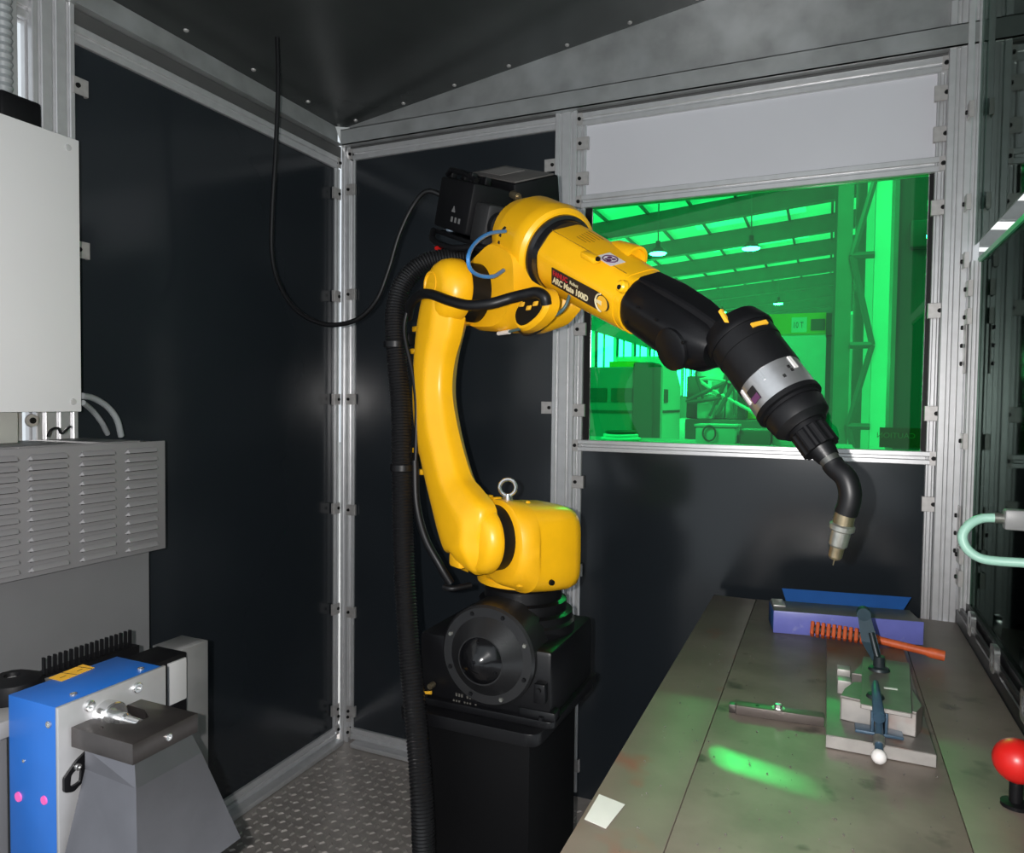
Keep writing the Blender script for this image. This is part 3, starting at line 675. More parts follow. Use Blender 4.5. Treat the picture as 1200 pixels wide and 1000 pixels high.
# --- wrist: black housing
bm = NB()
ws = [(.431, .071, .069, .060, .074), (.48, .072, .070, .058, .078), (.54, .073, .070, .055, .083), (.60, .072, .069, .050, .085), (.645, .064, .062, .042, .072), (.672, .050, .05, .030, .050)]
loft(bm, [[FA(t, p[0], p[1]) for p in fsec(a, b, c, d)] for t, a, b, c, d in ws]); wr1 = fin('wrist_housing', bm, M_BLK, rb, 26)
bm = NB(); loft(bm, [[FA(t, p[0], p[1]) for p in fillet([(.0-w, 0), (.0-w*.6, h), (w*.8, h), (w, 0)], .01, 3)] for t, w, h in [(.433, .045, .066), (.52, .044, .068), (.60, .040, .062), (.66, .032, .052)]]); fin('wrist_top_cover', bm, M_BLKM, rb, 26)
bm = NB(); revolve(bm, FA(.600, -.066, -.022), -FE, [(0, .046), (.006, .045), (.010, .038)], 32); fin('wrist_side_cap', bm, M_BLK, rb, 30)
for t, n in ((.455, -.02), (.49, .030), (.55, .026), (.635, .01)):
    bm = NB(); bolt(bm, FA(t, -.0715, n), -FE, .004, .003); fin('wrist_screw', bm, M_BLKM, rb)

# --- torch on the sixth axis
TC = [(862, 389), (874, 405), (897, 436), (925, 474), (942, 497), (961, 523), (972, 540)]
T0 = RP(862, 389, 0); T9 = RP(970, 536, 0); TD = (T9-T0).normalized()
def tp(px, py): return (RP(px, py, 0)-T0).dot(TD)
tch = empty('torch', T0, 'robot welding torch with silver sleeve and bent neck'); tch.parent = rb; tch.matrix_basis = WM[rb].inverted() @ WM[tch]
def trev(name, prof, m, seg=40, sm=30): bm = NB(); revolve(bm, T0, TD, prof, seg); return fin(name, bm, m, tch, sm)
a0, a1, a2_, a3, a4, a5, a6 = [tp(*p) for p in TC]
k = 842/1.6
trev('torch_flange', [(a0-.012, .058), (a0+.012, .066), (a0+.020, .068), (a0+.026, .0665)], M_BLKM)
trev('torch_body', [(a0+.026, .064), (a1+.018, .064), (a1+.019, .062), (a2_+.016, .062)], M_RUB)
sl = trev('torch_sleeve', [(a2_+.016, .0605), (a3-.006, .0605)], M_SIL)
trev('torch_band', [(a3-.006, .0625), (a3+.004, .0625), (a3+.006, .056), (a3+.012, .056)], M_BLKM)
trev('torch_cone', [(a3+.012, .054), (a3+.018, .056), (a4-.004, .052), (a4+.004, .043), (a4+.008, .040)], M_RUB)
trev('torch_neck_ring', [(a4+.008, .034), (a4+.016, .034)], M_BLKM)
bm = NB(); d_, u2, v2 = perp(TD); rr = []
for t in (a4+.014, a5+.006):
    rr.append([T0+TD*t+(u2*math.cos(2*math.pi*i/48)+v2*math.sin(2*math.pi*i/48))*(.0335 if i % 4 < 2 else .0308) for i in range(48)])
loft(bm, rr); fin('torch_nut', bm, M_BLKM, tch, 25)
trev('torch_nut_ring', [(a5+.006, .024), (a5+.012, .0225), (a6-.004, .019)], M_BLK)
trev('torch_collar', [(a6-.004, .0175), (a6+.014, .0160)], mat('dull_collar', (.16, .16, .15), .3, .8))
# slots, sticker and small prints on the sleeve
view = (Vector((0, 0, HC))-T0); vn = (view-TD*view.dot(TD)).normalized(); vs_ = TD.cross(vn)
def onsl(t, ang, r=.0612):
    nn = vn*math.cos(ang)+vs_*math.sin(ang); return T0+TD*t+nn*r, nn
def slbox(name, t, ang, hx, hy, m, par, th=.001):
    c, nn = onsl(t, ang); bm = NB(); box(bm, (-hx, -hy, -.002), (hx, hy, th), frame(c, TD, nn.cross(TD), nn)); return fin(name, bm, m, par, None)
tm = (a2_+a3)/2
slbox('sleeve_slot', tm-.012, R(8), .011, .0022, M_CHR, sl); slbox('sleeve_slot', tm-.010, R(-52), .013, .004, M_KNOB, sl); slbox('sleeve_slot', tm-.006, R(62), .016, .004, M_KNOB, sl)
slbox('sleeve_sticker', tm+.006, R(40), .014, .010, M_INK, sl); slbox('sticker_stripe', tm+.014, R(40), .006, .010, M_PURP, sl, .0016)
for t, an in ((tm-.002, -38), (tm+.006, -40), (tm+.012, -22)): slbox('sleeve_mark', t, R(an), .003, .0025, M_INK, sl)
lb1 = slbox('torch_label', a0+.040, R(-42), .0045, .017, M_LBL, tch, .0045)
# wrist label strip
q = FA(.713, .0, .041); bm = NB(); 
c = RP(849, 372, -.055); ud = (RP(853, 379, -.055)-RP(844, 364, -.055)).normalized(); box(bm, (-.017, -.0035, -.004), (.017, .0035, .003), frame(c, ud, E2.cross(ud).cross(ud), E2.cross(ud))); fin('wrist_label', bm, M_LBL, rb, None)
# bent neck, gas nozzle and contact tip
nk = [T0+TD*(a6+.006), T0+TD*(a6+.016), RP(991, 560, 0), RP(996, 576, 0), RP(995, 590, 0), RP(991, 602, 0)]
bm = NB(); tube(bm, spline(nk, 8), .0185, 18); fin('swan_neck', bm, M_RUB, tch, 50)
N0, N1 = RP(991, 600, 0), RP(978, 655, 0); ND = (N1-N0).normalized(); NL = (N1-N0).length
def nrev(name, prof, m): bm = NB(); revolve(bm, N0, ND, [(a*NL, r) for a, r in prof], 28); return fin(name, bm, m, tch, 30)
nrev('nozzle_insulator', [(0, .0165), (.25, .0170)], M_BRASS)
nrev('nozzle_nut', [(.25, .0175), (.28, .0205), (.37, .0205), (.40, .0175)], M_NICK)
nrev('nozzle', [(.40, .0160), (.70, .0150), (.74, .0125)], M_NICK)
nrev('contact_tip', [(.74, .0118), (.95, .0112), (1.0, .0085), (1.001, .002)], M_BRASS)
bm = NB(); cyl(bm, N1-ND*.002, N1+ND*.012, .0008, .0008, 6); fin('wire_end', bm, M_BRASS, tch)

# --- black connector unit behind the elbow
UX = (FB*.9+E3*.12).normalized(); UZ = UX.cross(E2).normalized()
if UZ.z < 0: UZ = -UZ
cu = frame(RP(517, 206, -.10), UX, E2, UZ)          # origin: upper rear corner of its near face
bm = NB(); box(bm, (0, 0, -.145), (.20, .15, 0), cu, .008); ub = fin('connector_box', bm, M_BLKM, rb)
for x, y, h in ((.035, .02, .03), (.06, .05, .02), (.16, .015, .026), (.18, .05, .022)):
    bm = NB(); box(bm, (x-.012, y-.010, 0), (x+.012, y+.010, h), cu, .003); fin('box_knob', bm, M_BLK, rb)
bm = NB(); tube(bm, [cu @ Vector(p) for p in ((.02, .01, .008), (.05, .005, .022), (.12, .008, .020), (.19, .012, .006))], .008, 8); fin('box_handle', bm, M_BLK, rb)
bm = NB(); box(bm, (.205, .01, -.16), (.285, .10, -.045), cu, .012); fin('cable_socket', bm, mat('plug_grey', (.022, .022, .023), .45), rb)
bm = NB(); revolve(bm, cu @ Vector((.285, .055, -.10)), UX, [(0, .040), (.02, .040), (.022, .034), (.04, .034), (.042, .030), (.09, .030)], 24); fin('cable_gland', bm, M_RUB, rb)
bm = NB(); box(bm, (.22, .03, -.21), (.27, .08, -.16), cu, .01); fin('plug_foot', bm, M_BLKM, rb)
for k in range(3):
    bm = NB(); box(bm, (.105+.022*k, -.001, -.12), (.115+.022*k, .001, -.105), cu); fin('box_print', bm, mat('print_grey', (.16, .16, .16), .5), rb, None)
bm = NB(); prism(bm, [cu @ Vector(p) for p in ((.102, -.0008, -.092), (.124, -.0008, -.092), (.113, -.0008, -.074))], -E2*.001); fin('box_print', bm, mat('print_grey', (.16, .16, .16), .5), rb, None)
# grey lidded box beyond
lq = RP(560, 200, .08)
LE = E2*.94+UZ*.34; LZ = UZ*.94-E2*.34
lm_ = frame(lq, UX, LE, LZ)
bm = NB(); box(bm, (0, -.06, -.11), (.31, .10, 0), lm_, .008); fin('feeder_box', bm, M_BLKM, rb)
bm = NB(); box(bm, (.03, -.05, 0), (.30, .09, .004), lm_, .001); fl_ = fin('feeder_lid', bm, mat('lid_grey', (.12, .11, .105), .4), rb)
bm = NB(); box(bm, (.05, -.02, .004), (.17, .07, .005), lm_); fin('lid_plate', bm, mat('lid_pale', (.24, .22, .21), .4), fl_)
bm = NB(); q = RP(603, 229, -.02); cyl(bm, q-FB*.012, q+FB*.02, .011, .011, 8); cyl(bm, q+FB*.02, q+FB*.03, .006, .006, 8); fin('brass_fitting', bm, M_BRASS, rb)
# carrier plate below the box
bm = NB(); pm = frame(RP(510, 268, -.10), UX, E2, UZ); box(bm, (0, 0, -.012), (.36, .16, 0), pm, .003); fin('carrier_plate', bm, M_BLK, rb)
bm = NB(); tube(bm, spline([RP(508, 270, -.10), RP(508, 282, -.12), RP(530, 291, -.12), RP(560, 290, -.10), RP(590, 300, -.08)], 8), .010, 10); fin('cable_loop', bm, M_RUB, rb, 50)
bm = NB(); q = RP(512, 291, -.13); cyl(bm, q, q+FB*.03-E3*.004, .008, .009, 10); fin('red_cap', bm, M_REDK, rb)
for k, (px, py) in enumerate(((556, 306), (566, 298), (576, 308), (585, 296))):
    bm = NB(); q = RP(px, py, -.06); box(bm, (-.03, -.02, -.014), (.05, .05, .014), frame(q, UX, E2, UZ), .004); fin('valve_block', bm, M_BLK if k != 1 else M_BLKM, rb)
for px, py in ((575, 308), (588, 313)):
    bm = NB(); q = RP(px, py, -.085); cyl(bm, q, q+E3*.014, .006, .005, 10); fin('tube_fitting', bm, M_KNOB, rb)
bm = NB(); q = RP(527, 263, -.05); cyl(bm, q, q-E3*.03, .013, .010, 14); fin('pale_plug', bm, mat('pale_plug', (.25, .33, .42), .4), rb)
# blue air tube loop
bm = NB(); tube(bm, spline([RP(592, 271, -.12), RP(573, 274, -.19), RP(557, 285, -.25), RP(549, 300, -.29), RP(551, 315, -.28), RP(562, 323, -.24), RP(578, 324, -.19), RP(590, 317, -.135)], 8), .0050, 10); fin('air_tube', bm, M_TUBEB, rb, 60)
# hose across the arm into the oval cover
bm = NB(); tube(bm, spline([RP(478, 372, -.235), RP(482, 356, -.255), RP(492, 346, -.265), RP(505, 345, -.27), RP(528, 353, -.265), RP(550, 358, -.25), RP(575, 356, -.22), RP(600, 349, -.18), RP(617, 345, -.165), RP(629, 343, -.155), RP(638, 348, -.148), RP(640, 357, -.142)], 6), .0135, 14); fin('cross_hose', bm, M_RUB, rb, 60)
# small cables under the elbow
bm = NB(); tube(bm, spline([RP(596, 389, -.09), RP(625, 381, -.09), RP(650, 370, -.08), RP(662, 360, -.07), RP(668, 345, -.06)], 6), .0042, 8); fin('sensor_cable', bm, M_TEAL, rb, 60)
bm = NB(); q0, q1 = RP(584, 391, -.09), RP(597, 389, -.09); cyl(bm, q0, q1, .0055, .0062, 10); fin('cable_plug', bm, M_KNOB, rb)
bm = NB(); tube(bm, spline([RP(606, 386, -.07), RP(616, 393, -.07), RP(632, 388, -.06), RP(642, 376, -.05), RP(640, 366, -.04)], 6), .003, 8); fin('loose_cable', bm, M_RUB, rb, 60)

# --- corrugated dress pack
hp = [PX(497, 1010, Y=1.50), PX(494, 930, Y=1.52), PX(486, 830, Y=1.57), PX(478, 740, Y=1.62), PX(473, 640, Y=1.66), PX(471, 550, Y=1.69), PX(470, 480, Y=1.72), PX(466, 430, Y=1.735), PX(463, 380, Y=1.75), PX(466, 350, Y=1.765), PX(478, 325, Y=1.79), PX(500, 308, Y=1.82), PX(530, 302, Y=1.86), PX(560, 300, Y=1.90)]
ps = resample(spline(hp, 30), .0042)
bm = NB(); tube(bm, ps, .029, 20, lambda i: .0295 if i % 2 else .0262); fin('corrugated_hose', bm, mat('hose_black', (.010, .010, .011), .3), rb, 60)
for py in (404, 548):
    q = PX(463 if py == 404 else 471, py, Y=1.742 if py == 404 else 1.69); bm = NB(); revolve(bm, q-E3*.008, E3, [(0, .032), (.016, .032)], 20); fin('hose_clamp', bm, M_BLK, rb)
bm = NB(); tube(bm, spline([PX(486, 540, Y=1.71), PX(488, 590, Y=1.70), PX(498, 630, Y=1.69), PX(515, 662, Y=1.69), PX(528, 684, Y=1.70)], 8), .0115, 12); fin('motor_cable', bm, M_RUB, rb, 60)
bm = NB(); tube(bm, spline([PX(478, 360, Y=1.74), PX(474, 390, Y=1.735), PX(484, 440, Y=1.73), PX(488, 480, Y=1.72), PX(487, 540, Y=1.71)], 8), .006, 10); fin('arm_cable', bm, M_RUB, rb, 60)
bm = NB(); tube(bm, spline([PX(520, 688, Y=1.66), PX(530, 690, Y=1.66), PX(552, 686, Y=1.70)], 6), .008, 10); fin('base_cable', bm, M_RUB, rb, 60)

# ================================================================== HANGING CABLE
top_ = PX(325, 20, Y=1.95); top_.z = ceilz(top_.x)
b_ = cu @ Vector((-.004, .06, -.07))
pts = [top_, PX(326, 100, Y=1.95), PX(323, 180, Y=1.95), PX(319, 250, Y=1.95), PX(319, 300, Y=1.95), PX(328, 335, Y=1.95), PX(348, 364, Y=1.95), PX(380, 380, Y=1.95), PX(415, 376, Y=1.95), PX(440, 354, Y=1.95), PX(455, 318, Y=1.95), PX(468, 275, Y=1.95), PX(485, 240, Y=1.95), PX(503, 224, Y=1.95), b_]
bm = NB(); tube(bm, spline(pts, 8), .0078, 10)
fin('hanging_cable', bm, M_RUB, None, 60, label='thin black cable hanging in a loop from the roof to the robot', cat='cable')

# ================================================================== LEFT SIDE EQUIPMENT
def bx(name, lo, hi, m, parent=None, bev=0, smooth=32, **kw): bm = NB(); box(bm, lo, hi, None, bev); return fin(name, bm, m, parent, smooth, **kw)
wc = empty('white_cabinet', (-1.85, .95, 1.51), 'plain white wall cabinet with screwed cover above the louvred unit', 'cabinet')
bx('cabinet_body', (-1.964, .55, 1.515), (-1.760, 1.238, 2.190), M_WHITE, wc, .003)
bx('cover', (-1.7595, .545, 1.510), (-1.748, 1.243, 2.195), M_WHITE, wc, .002)
for px, py in ((80, 173), (86, 471)):
    p = PX(px, py, X=-1.748); bm = NB(); revolve(bm, p-Vector((.001, 0, 0)), XX, [(0, .0085), (.003, .0075), (.0035, .003)], 16); fin('cover_screw', bm, mat('screw_pale', (.50, .50, .50), .4, .3), wc)
mb = bx('mount_bracket', (-1.962, .95, 1.43), (-1.86, 1.155, 1.508), mat('bracket_cream', (.42, .42, .39), .45), None, .003, label='pale mounting bracket with a bolt below the white cabinet', cat='bracket')
p = PX(37, 493, X=-1.86); bm = NB(); revolve(bm, p, XX, [(-.001, .017), (.004, .016)], 20); wa = fin('bolt_washer', bm, M_ALS, mb)
bm = NB(); revolve(bm, p+Vector((.004, 0, 0)), XX, [(-.001, .008), (.003, .008)], 12); fin('bolt_hole', bm, M_SLOT, mb)
bm = NB(); tube(bm, spline([PX(56, 512, X=-1.84), PX(60, 504, X=-1.84), PX(68, 502, X=-1.84), PX(72, 508, X=-1.84), PX(78, 503, X=-1.84), PX(82, 500, X=-1.85)], 5), .0035, 6)
fin('wire_bundle', bm, M_RUB, None, 60, label='thin black wires tied under the white cabinet', cat='wires')
for nm, pts, r in (('front', [PX(96, 464, X=-1.80), PX(110, 467, X=-1.82), PX(126, 477, X=-1.84), PX(137, 492, X=-1.85), PX(142, 511.5, X=-1.86)], .0085), ('rear', [PX(97, 472, X=-1.82), PX(108, 481, X=-1.86), PX(119, 495, X=-1.88), PX(126, 508.5, X=-1.90)], .0075)):
    bm = NB(); tube(bm, spline(pts, 8), r, 10)
    fin('air_hose', bm, M_TUBEG, None, 60, label='%s grey air hose curving down to the louvred unit' % ('thicker paler' if nm == 'front' else 'thinner darker'), cat='hose', group='grey air hoses')

lu = empty('louvred_unit', (-1.83, 1.0, 1.125), 'grey sheet metal power unit with rows of pressed louvres', 'power unit')
bx('unit_body', (-1.962, .55, 1.127), (-1.702, 1.451, 1.425), M_GREY, lu, .003)
bx('front_panel', (-1.7018, .548, 1.124), (-1.6985, 1.4535, 1.4275), M_GREY, lu, .0012)
bx('top_lid', (-1.962, .55, 1.4252), (-1.73, 1.40, 1.4295), M_GREY, lu, .001)
def louvre(Ly):
    bm = NB(); h = Ly/2
    T = [(0, -h+.012, .007), (0, h-.012, .007)]; B = [(.009, -h+.010, -.006), (.009, h-.010, -.006)]; S = [(0, -h, -.006), (0, h, -.006)]; M_ = [(.005, -h+.008, .003), (.005, h-.008, .003)]
    v = [bm.verts.new(p) for p in T+M_+B+S]
    for q in ((0, 1, 3, 2), (2, 3, 5, 4), (0, 2, 6), (2, 4, 6), (1, 7, 3), (3, 7, 5)): bm.faces.new([v[i] for i in q])
    return proto(bm, M_GREY, 40)
def slit(Ly): bm = NB(); box(bm, (.0002, -Ly/2+.006, -.0085), (.0012, Ly/2-.006, -.0055)); return proto(bm, M_SLOT, None)
for pa, pb in ((20-48, 24), (31, 82), (92, 137), (146, 186)):
    ya = PX(pa, 590, X=-1.6985).y; yb = PX(pb, 590, X=-1.6985).y; me = louvre(yb-ya); ms = slit(yb-ya)
    for r in range(12):
        z = 1.4055-.0238*r; c = inst(me, 'louvre', Matrix.Translation((-1.6983, (ya+yb)/2, z)), lu); inst(ms, 'louvre_slit', Matrix.Translation((-1.6983, (ya+yb)/2, z)), c)

lc = empty('lower_cabinet', (-1.87, 1.0, 0), 'plain grey floor cabinet standing under the louvred unit', 'cabinet')
bx('cabinet_body', (-1.94, .55, .06), (-1.802, 1.478, 1.1225), M_GREYL, lc, .003); bx('front_sheet', (-1.8018, .548, .05), (-1.799, 1.481, 1.122), M_GREYL, lc)
bx('plinth', (-1.93, .57, .001), (-1.82, 1.46, .059), M_BLKM, lc)

# torch cleaning station
cl = empty('cleaning_station', (-1.21, .87, 0), 'blue torch cleaning station with a silver front plate', 'machine')
bx('stand', (-1.25, .82, .02), (-1.17, .92, .70), M_GREYL, cl, .004); bx('stand_foot', (-1.32, .75, .0005), (-1.10, .99, .02), M_GREYL, cl, .003)
hb = bx('blue_housing', (-1.275, .769, .70), (-1.1505, .975, 1.036), M_BLUE, cl, .0015)
bx('front_plate', (-1.150, .767, .70), (-1.143, .977, 1.0375), M_SILF, cl, .0008)
def hexscrew(p, d, r, parent, m=M_CHR):
    p = Vector(p); d = Vector(d); bm = NB(); revolve(bm, p, d, [(-.001, r), (r*.5, r*.95), (r*.6, r*.8), (r*.6, r*.45), (r*.25, r*.42), (r*.25, .0005)], 18); return fin('cap_screw', bm, m, parent)
for px, py in ((104, 827), (160, 806)): hexscrew(PX(px, py, X=-1.143), XX, .0098, cl)
for px, py in ((86, 815), (165, 785)): hexscrew(PX(px, py, Z=1.036), Z, .0062, cl)
hexscrew(PX(58, 849, Y=.769), (0, -1, 0), .0062, cl); hexscrew(PX(28, 892, Y=.769), (0, -1, 0), .003, cl)
a = PX(57, 795, Z=1.0362); b = PX(72, 799, Z=1.0362); c = PX(111, 783, Z=1.0362); d = PX(97, 779, Z=1.0362)
bm = NB(); prism(bm, [a, b, c, d], (0, 0, .0006)); wlb = fin('warning_label', bm, M_LBL, cl, None)
for f0 in (.45, .9):
    q = a.lerp(d, f0-.1); q2 = b.lerp(c, f0); dv = (c-b).normalized()*.0012
    bm = NB(); prism(bm, [q+Vector((0, 0, .0007)), q2+Vector((0, 0, .0007)), q2+dv+Vector((0, 0, .0007)), q+dv+Vector((0, 0, .0007))], (0, 0, .0004)); fin('label_print', bm, M_INK, wlb, None)
for f0 in (.12, .62):
    q = a.lerp(d, f0).lerp(b.lerp(c, f0), .55); dv = (d-a).normalized(); wv = (b-a).normalized()
    bm = NB(); prism(bm, [q+Vector((0, 0, .0007)), q+dv*.012+Vector((0, 0, .0007)), q+dv*.012+wv*.0015+Vector((0, 0, .0007)), q+wv*.0015+Vector((0, 0, .0007))], (0, 0, .0003)); fin('label_print', bm, M_INK, wlb, None)
for px, py, r in ((22, 934, .009), (52, 938, .008)):
    bm = NB(); revolve(bm, PX(px, py, Y=.769), (0, -1, 0), [(-.001, r), (.002, r*.9), (.0021, r*.4)], 18); fin('pink_cap', bm, M_PINK, cl)
# drive shaft and ring
sc = PX(124, 838, X=-1.143); bm = NB(); revolve(bm, sc, XX, [(-.001, .026), (.022, .026), (.024, .024), (.024, .016), (.022, .012)], 32); fin('shaft_ring', bm, M_CHR, cl, 30)
bm = NB(); revolve(bm, sc, XX, [(.02, .012), (.05, .012), (.054, .009), (.085, .008)], 24); fin('cutter_shaft', bm, M_CHR, cl, 30)
# fork-shaped clamping block
vb = [(-1.137, .785), (-.992, .785), (-.992, .913), (-1.131, .913), (-1.131, .884), (-1.085, .884), (-1.052, .866), (-1.052, .838), (-1.085, .820), (-1.137, .820)]
bm = NB(); prism(bm, [(x, y, .966) for x, y in vb], (0, 0, .034), .0012); fk = fin('clamping_fork', bm, M_DKM, cl, 25)
hexscrew(PX(197, 864, X=-.992), XX, .0065, cl); hexscrew(PX(119, 853, Z=1.0), Z, .003, cl, M_DKM)
bm = NB()
loft(bm, [[(x, y, .9655) for x, y in ((-1.115, .793), (-.998, .793), (-.998, .905), (-1.115, .905))], [(x, y, .93) for x, y in ((-1.115, .793), (-.985, .785), (-.985, .915), (-1.115, .915))], [(x, y, .76) for x, y in ((-1.14, .765), (-.945, .755), (-.945, .965), (-1.14, .965))]]); fin('fork_bracket', bm, M_WEDGE, cl, None)
bm = NB(); o_ = PX(88, 905, X=-1.142)
platehole(bm, o_, (0, 1, 0), Z, XX, fillet([(-.022, -.024), (-.006, -.03), (.03, -.01), (.03, .035), (.0, .02), (-.022, .0)], .004, 3), fillet([(-.012, -.018), (-.006, -.02), (.006, -.018), (.008, .0), (.002, .008), (-.010, .0)], .003, 3), .005); fin('slotted_tab', bm, M_BLK, cl, None)
hexscrew(PX(91, 899, X=-1.1365), XX, .006, cl)

bx('metal_bracket', (-1.49, 1.235, .02), (-1.40, 1.322, .945), mat('bracket_zinc', (.22, .22, .22), .42, .4, .15, 10), None, .002, label='tall zinc plated bracket post behind the cleaning station', cat='bracket')
rl = empty('relay_module', (-1.36, 1.12, .80), 'black topped control module with a pale front beside the bracket post', 'module')
a = PX(160, 769, Z=.965); b = PX(211, 762, Z=.965)
bx('module_body', (-1.43, b.y-.13, .80), (-1.335, b.y, .965), M_BLKM, rl, .004)
bx('module_front', (-1.335, b.y-.055, .86), (-1.328, b.y-.008, .955), mat('module_pale', (.42, .42, .42), .45), rl, .001)
bx('module_foot', (-1.40, b.y-.12, .001), (-1.36, b.y-.04, .80), M_BLKM, rl)
hs = empty('heat_sink', (-1.46, 1.0, .85), 'black finned heat sink behind the blue housing', 'heat sink')
y0 = PX(94, 772, X=-1.45).y; y1 = PX(155, 752, X=-1.45).y; zt = PX(94, 770, X=-1.45).z
bx('sink_base', (-1.50, y0-.07, .60), (-1.452, y1+.02, zt-.020), M_BLKM, hs)
bm = NB(); box(bm, (-.004, -.0018, -.040), (.004, .0018, .016)); FIN = proto(bm, M_BLKM, None)
for k_ in range(18): inst(FIN, 'fin', Matrix.Translation((-1.47, y0-.065+(y1-y0+.075)*k_/17, zt)), hs)
bx('sink_foot', (-1.49, y0-.03, .001), (-1.46, y1, .60), M_BLKM, hs)
gp = PX(60, 790, Z=.985); bx('grey_plate', (-1.42, .70, .955), (-1.29, gp.y+.03, .985), mat('plate_grey', (.33, .32, .31), .45, .3), None, .002, label='grey steel plate behind the blue housing', cat='plate')
bx('plate_support', (-1.38, .75, .0005), (-1.33, .80, .955), M_GREYL, None, .003, label='grey post carrying the steel plate behind the blue housing', cat='post')
rp = PX(22, 780, X=-1.36); kn = empty('black_roller', rp, 'black roller wheel on the grey steel plate', 'roller')
bm = NB(); revolve(bm, (-1.38, rp.y-.0, .986), Z, [(0, .05), (.018, .052), (.034, .048), (.042, .030), (.042, .014), (.030, .012)], 12); fin('roller_body', bm, M_BLKM, kn, 30)
bm = NB(); revolve(bm, (-1.38, rp.y, 1.016), Z, [(0, .012), (.006, .011)], 16); fin('roller_pin', bm, M_ALS, kn, 30)

# ================================================================== WELDING TABLE AND WHAT LIES ON IT
ZT = .884
tb = empty('welding_table', (0, 1.4, 0), 'heavy brown steel welding table with spatter marks', 'table')
M_TBL3 = mat('welding_table_stained_plate', (.215, .172, .145), .52, .2, .16, 7, .5, .1, 60, dirt=((.27, .105, .085), 6, .60, .70))
bx('table_plate', (-.346, .15, ZT-.02), (-.206, 2.565, ZT-.0015), M_TBL3, tb, .002)
bx('table_plate', (-.2045, .15, ZT-.02), (.2165, 2.565, ZT), M_TBL2, tb, .0012)
bx('table_plate', (.218, .15, ZT-.02), (.383, 2.565, ZT-.0012), M_TBL, tb, .002)
bx('table_frame', (-.33, .17, ZT-.10), (.36, 2.54, ZT-.0205), M_BLK, tb)
for x in (-.30, .30):
    for y in (.25, 2.45): bx('table_leg', (x-.03, y-.03, 0), (x+.03, y+.03, ZT-.10), M_BLK, tb, .004)

# blue tray
A = PX(906, 742, Z=ZT); B = PX(1082, 757, Z=ZT); tx = (B-A).normalized(); ty = Vector((-tx.y, tx.x, 0)); TWd = (B-A).length
TM = frame(A, tx, ty, Z)
tr = empty('blue_tray', A, 'blue sheet metal tray with a raised rear lip on the table', 'tray')
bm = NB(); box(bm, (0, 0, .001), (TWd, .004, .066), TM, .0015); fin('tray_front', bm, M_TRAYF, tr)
bm = NB(); box(bm, (.002, .004, .058), (TWd-.002, .13, .063), TM, .001); fin('tray_top', bm, M_TRAYG, tr)
for xx in (0, TWd-.004):
    bm = NB(); box(bm, (xx, .004, .001), (xx+.004, .13, .058), TM, .001); fin('tray_side', bm, M_TRAY, tr)
bm = NB(); prism(bm, [TM @ Vector(p) for p in ((.05, .128, .060), (TWd-.02, .128, .060), (TWd+.010, .160, .094), (.040, .160, .094))], TM.to_3x3() @ Vector((0, .003, -.002))); fin('tray_lip', bm, M_TRAY, tr, None)
bm = NB(); box(bm, (.004, .05, .063), (.040, .125, .070), TM, .004); fin('tray_tab', bm, M_ALS, tr)

# base plate, blocks
fx = bx('fixture_plate', (.014, 1.505, ZT+.0002), (.200, 2.135, ZT+.026), M_FIX, None, .0015, label='flat steel fixture base plate under the clamped blocks', cat='plate')
bm = NB(); box(bm, (.0142, 1.5035, ZT+.002), (.1998, 1.505, ZT+.0245)); fin('bright_edge', bm, M_FIXE, fx, None)
z1 = ZT+.0262
bl = empty('fixture_block', (.11, 1.64, z1), 'bright faced steel clamping block nearest the white clamp knob', 'block')
blk = [PX(985, 816, Z=z1+.048), PX(1074, 836, Z=z1+.048), PX(1081, 828, Z=z1+.048), PX(1064, 800, Z=z1+.048), PX(1000, 800, Z=z1+.048), PX(990, 808, Z=z1+.048)]
bm = NB(); prism(bm, [Vector((p.x, p.y, z1)) for p in blk], (0, 0, .0495), .0015); fin('block_body', bm, M_FIX, bl, None)
f0, f1 = blk[0], blk[1]; nf = Vector((f1.y-f0.y, -(f1.x-f0.x), 0)).normalized()
for s0, s1 in ((.02, .45), (.62, .99)):
    q0 = f0.lerp(f1, s0); q1 = f0.lerp(f1, s1); bm = NB(); prism(bm, [Vector((q0.x, q0.y, z1+.002)), Vector((q1.x, q1.y, z1+.002)), Vector((q1.x, q1.y, z1+.044)), Vector((q0.x, q0.y, z1+.044))], nf*.0012); fin('ground_face', bm, M_FIXE, bl, None)
z2 = z1+.001
b2 = empty('fixture_riser', (.11, 1.85, z1), 'long brown steel riser block behind the bright faced block', 'block')
r0 = [PX(1000, 799, Z=z1+.060), PX(1063, 806, Z=z1+.060), PX(1066, 782, Z=z1+.060), PX(1066, 772, Z=z1+.060), PX(1012, 764, Z=z1+.060), PX(1010, 772, Z=z1+.060)]
y_lo = max(p.y for p in blk)+.002
r0 = [Vector((p.x, max(p.y, y_lo), 0)) for p in r0]
bm = NB(); prism(bm, [Vector((p.x, p.y, z1)) for p in r0], (0, 0, .0495), .0015); fin('riser_body', bm, M_FIX, b2, None)
for px, py in ((1005, 783), (1005, 800)):
    q = PX(px, py, Z=z1+.035); bx('side_lug', (r0[0].x-.028, max(q.y, y_lo+.01)-.012, z1+.0005), (r0[0].x-.001, max(q.y, y_lo+.01)+.02, z1+.03), M_FIXE, b2, .001)

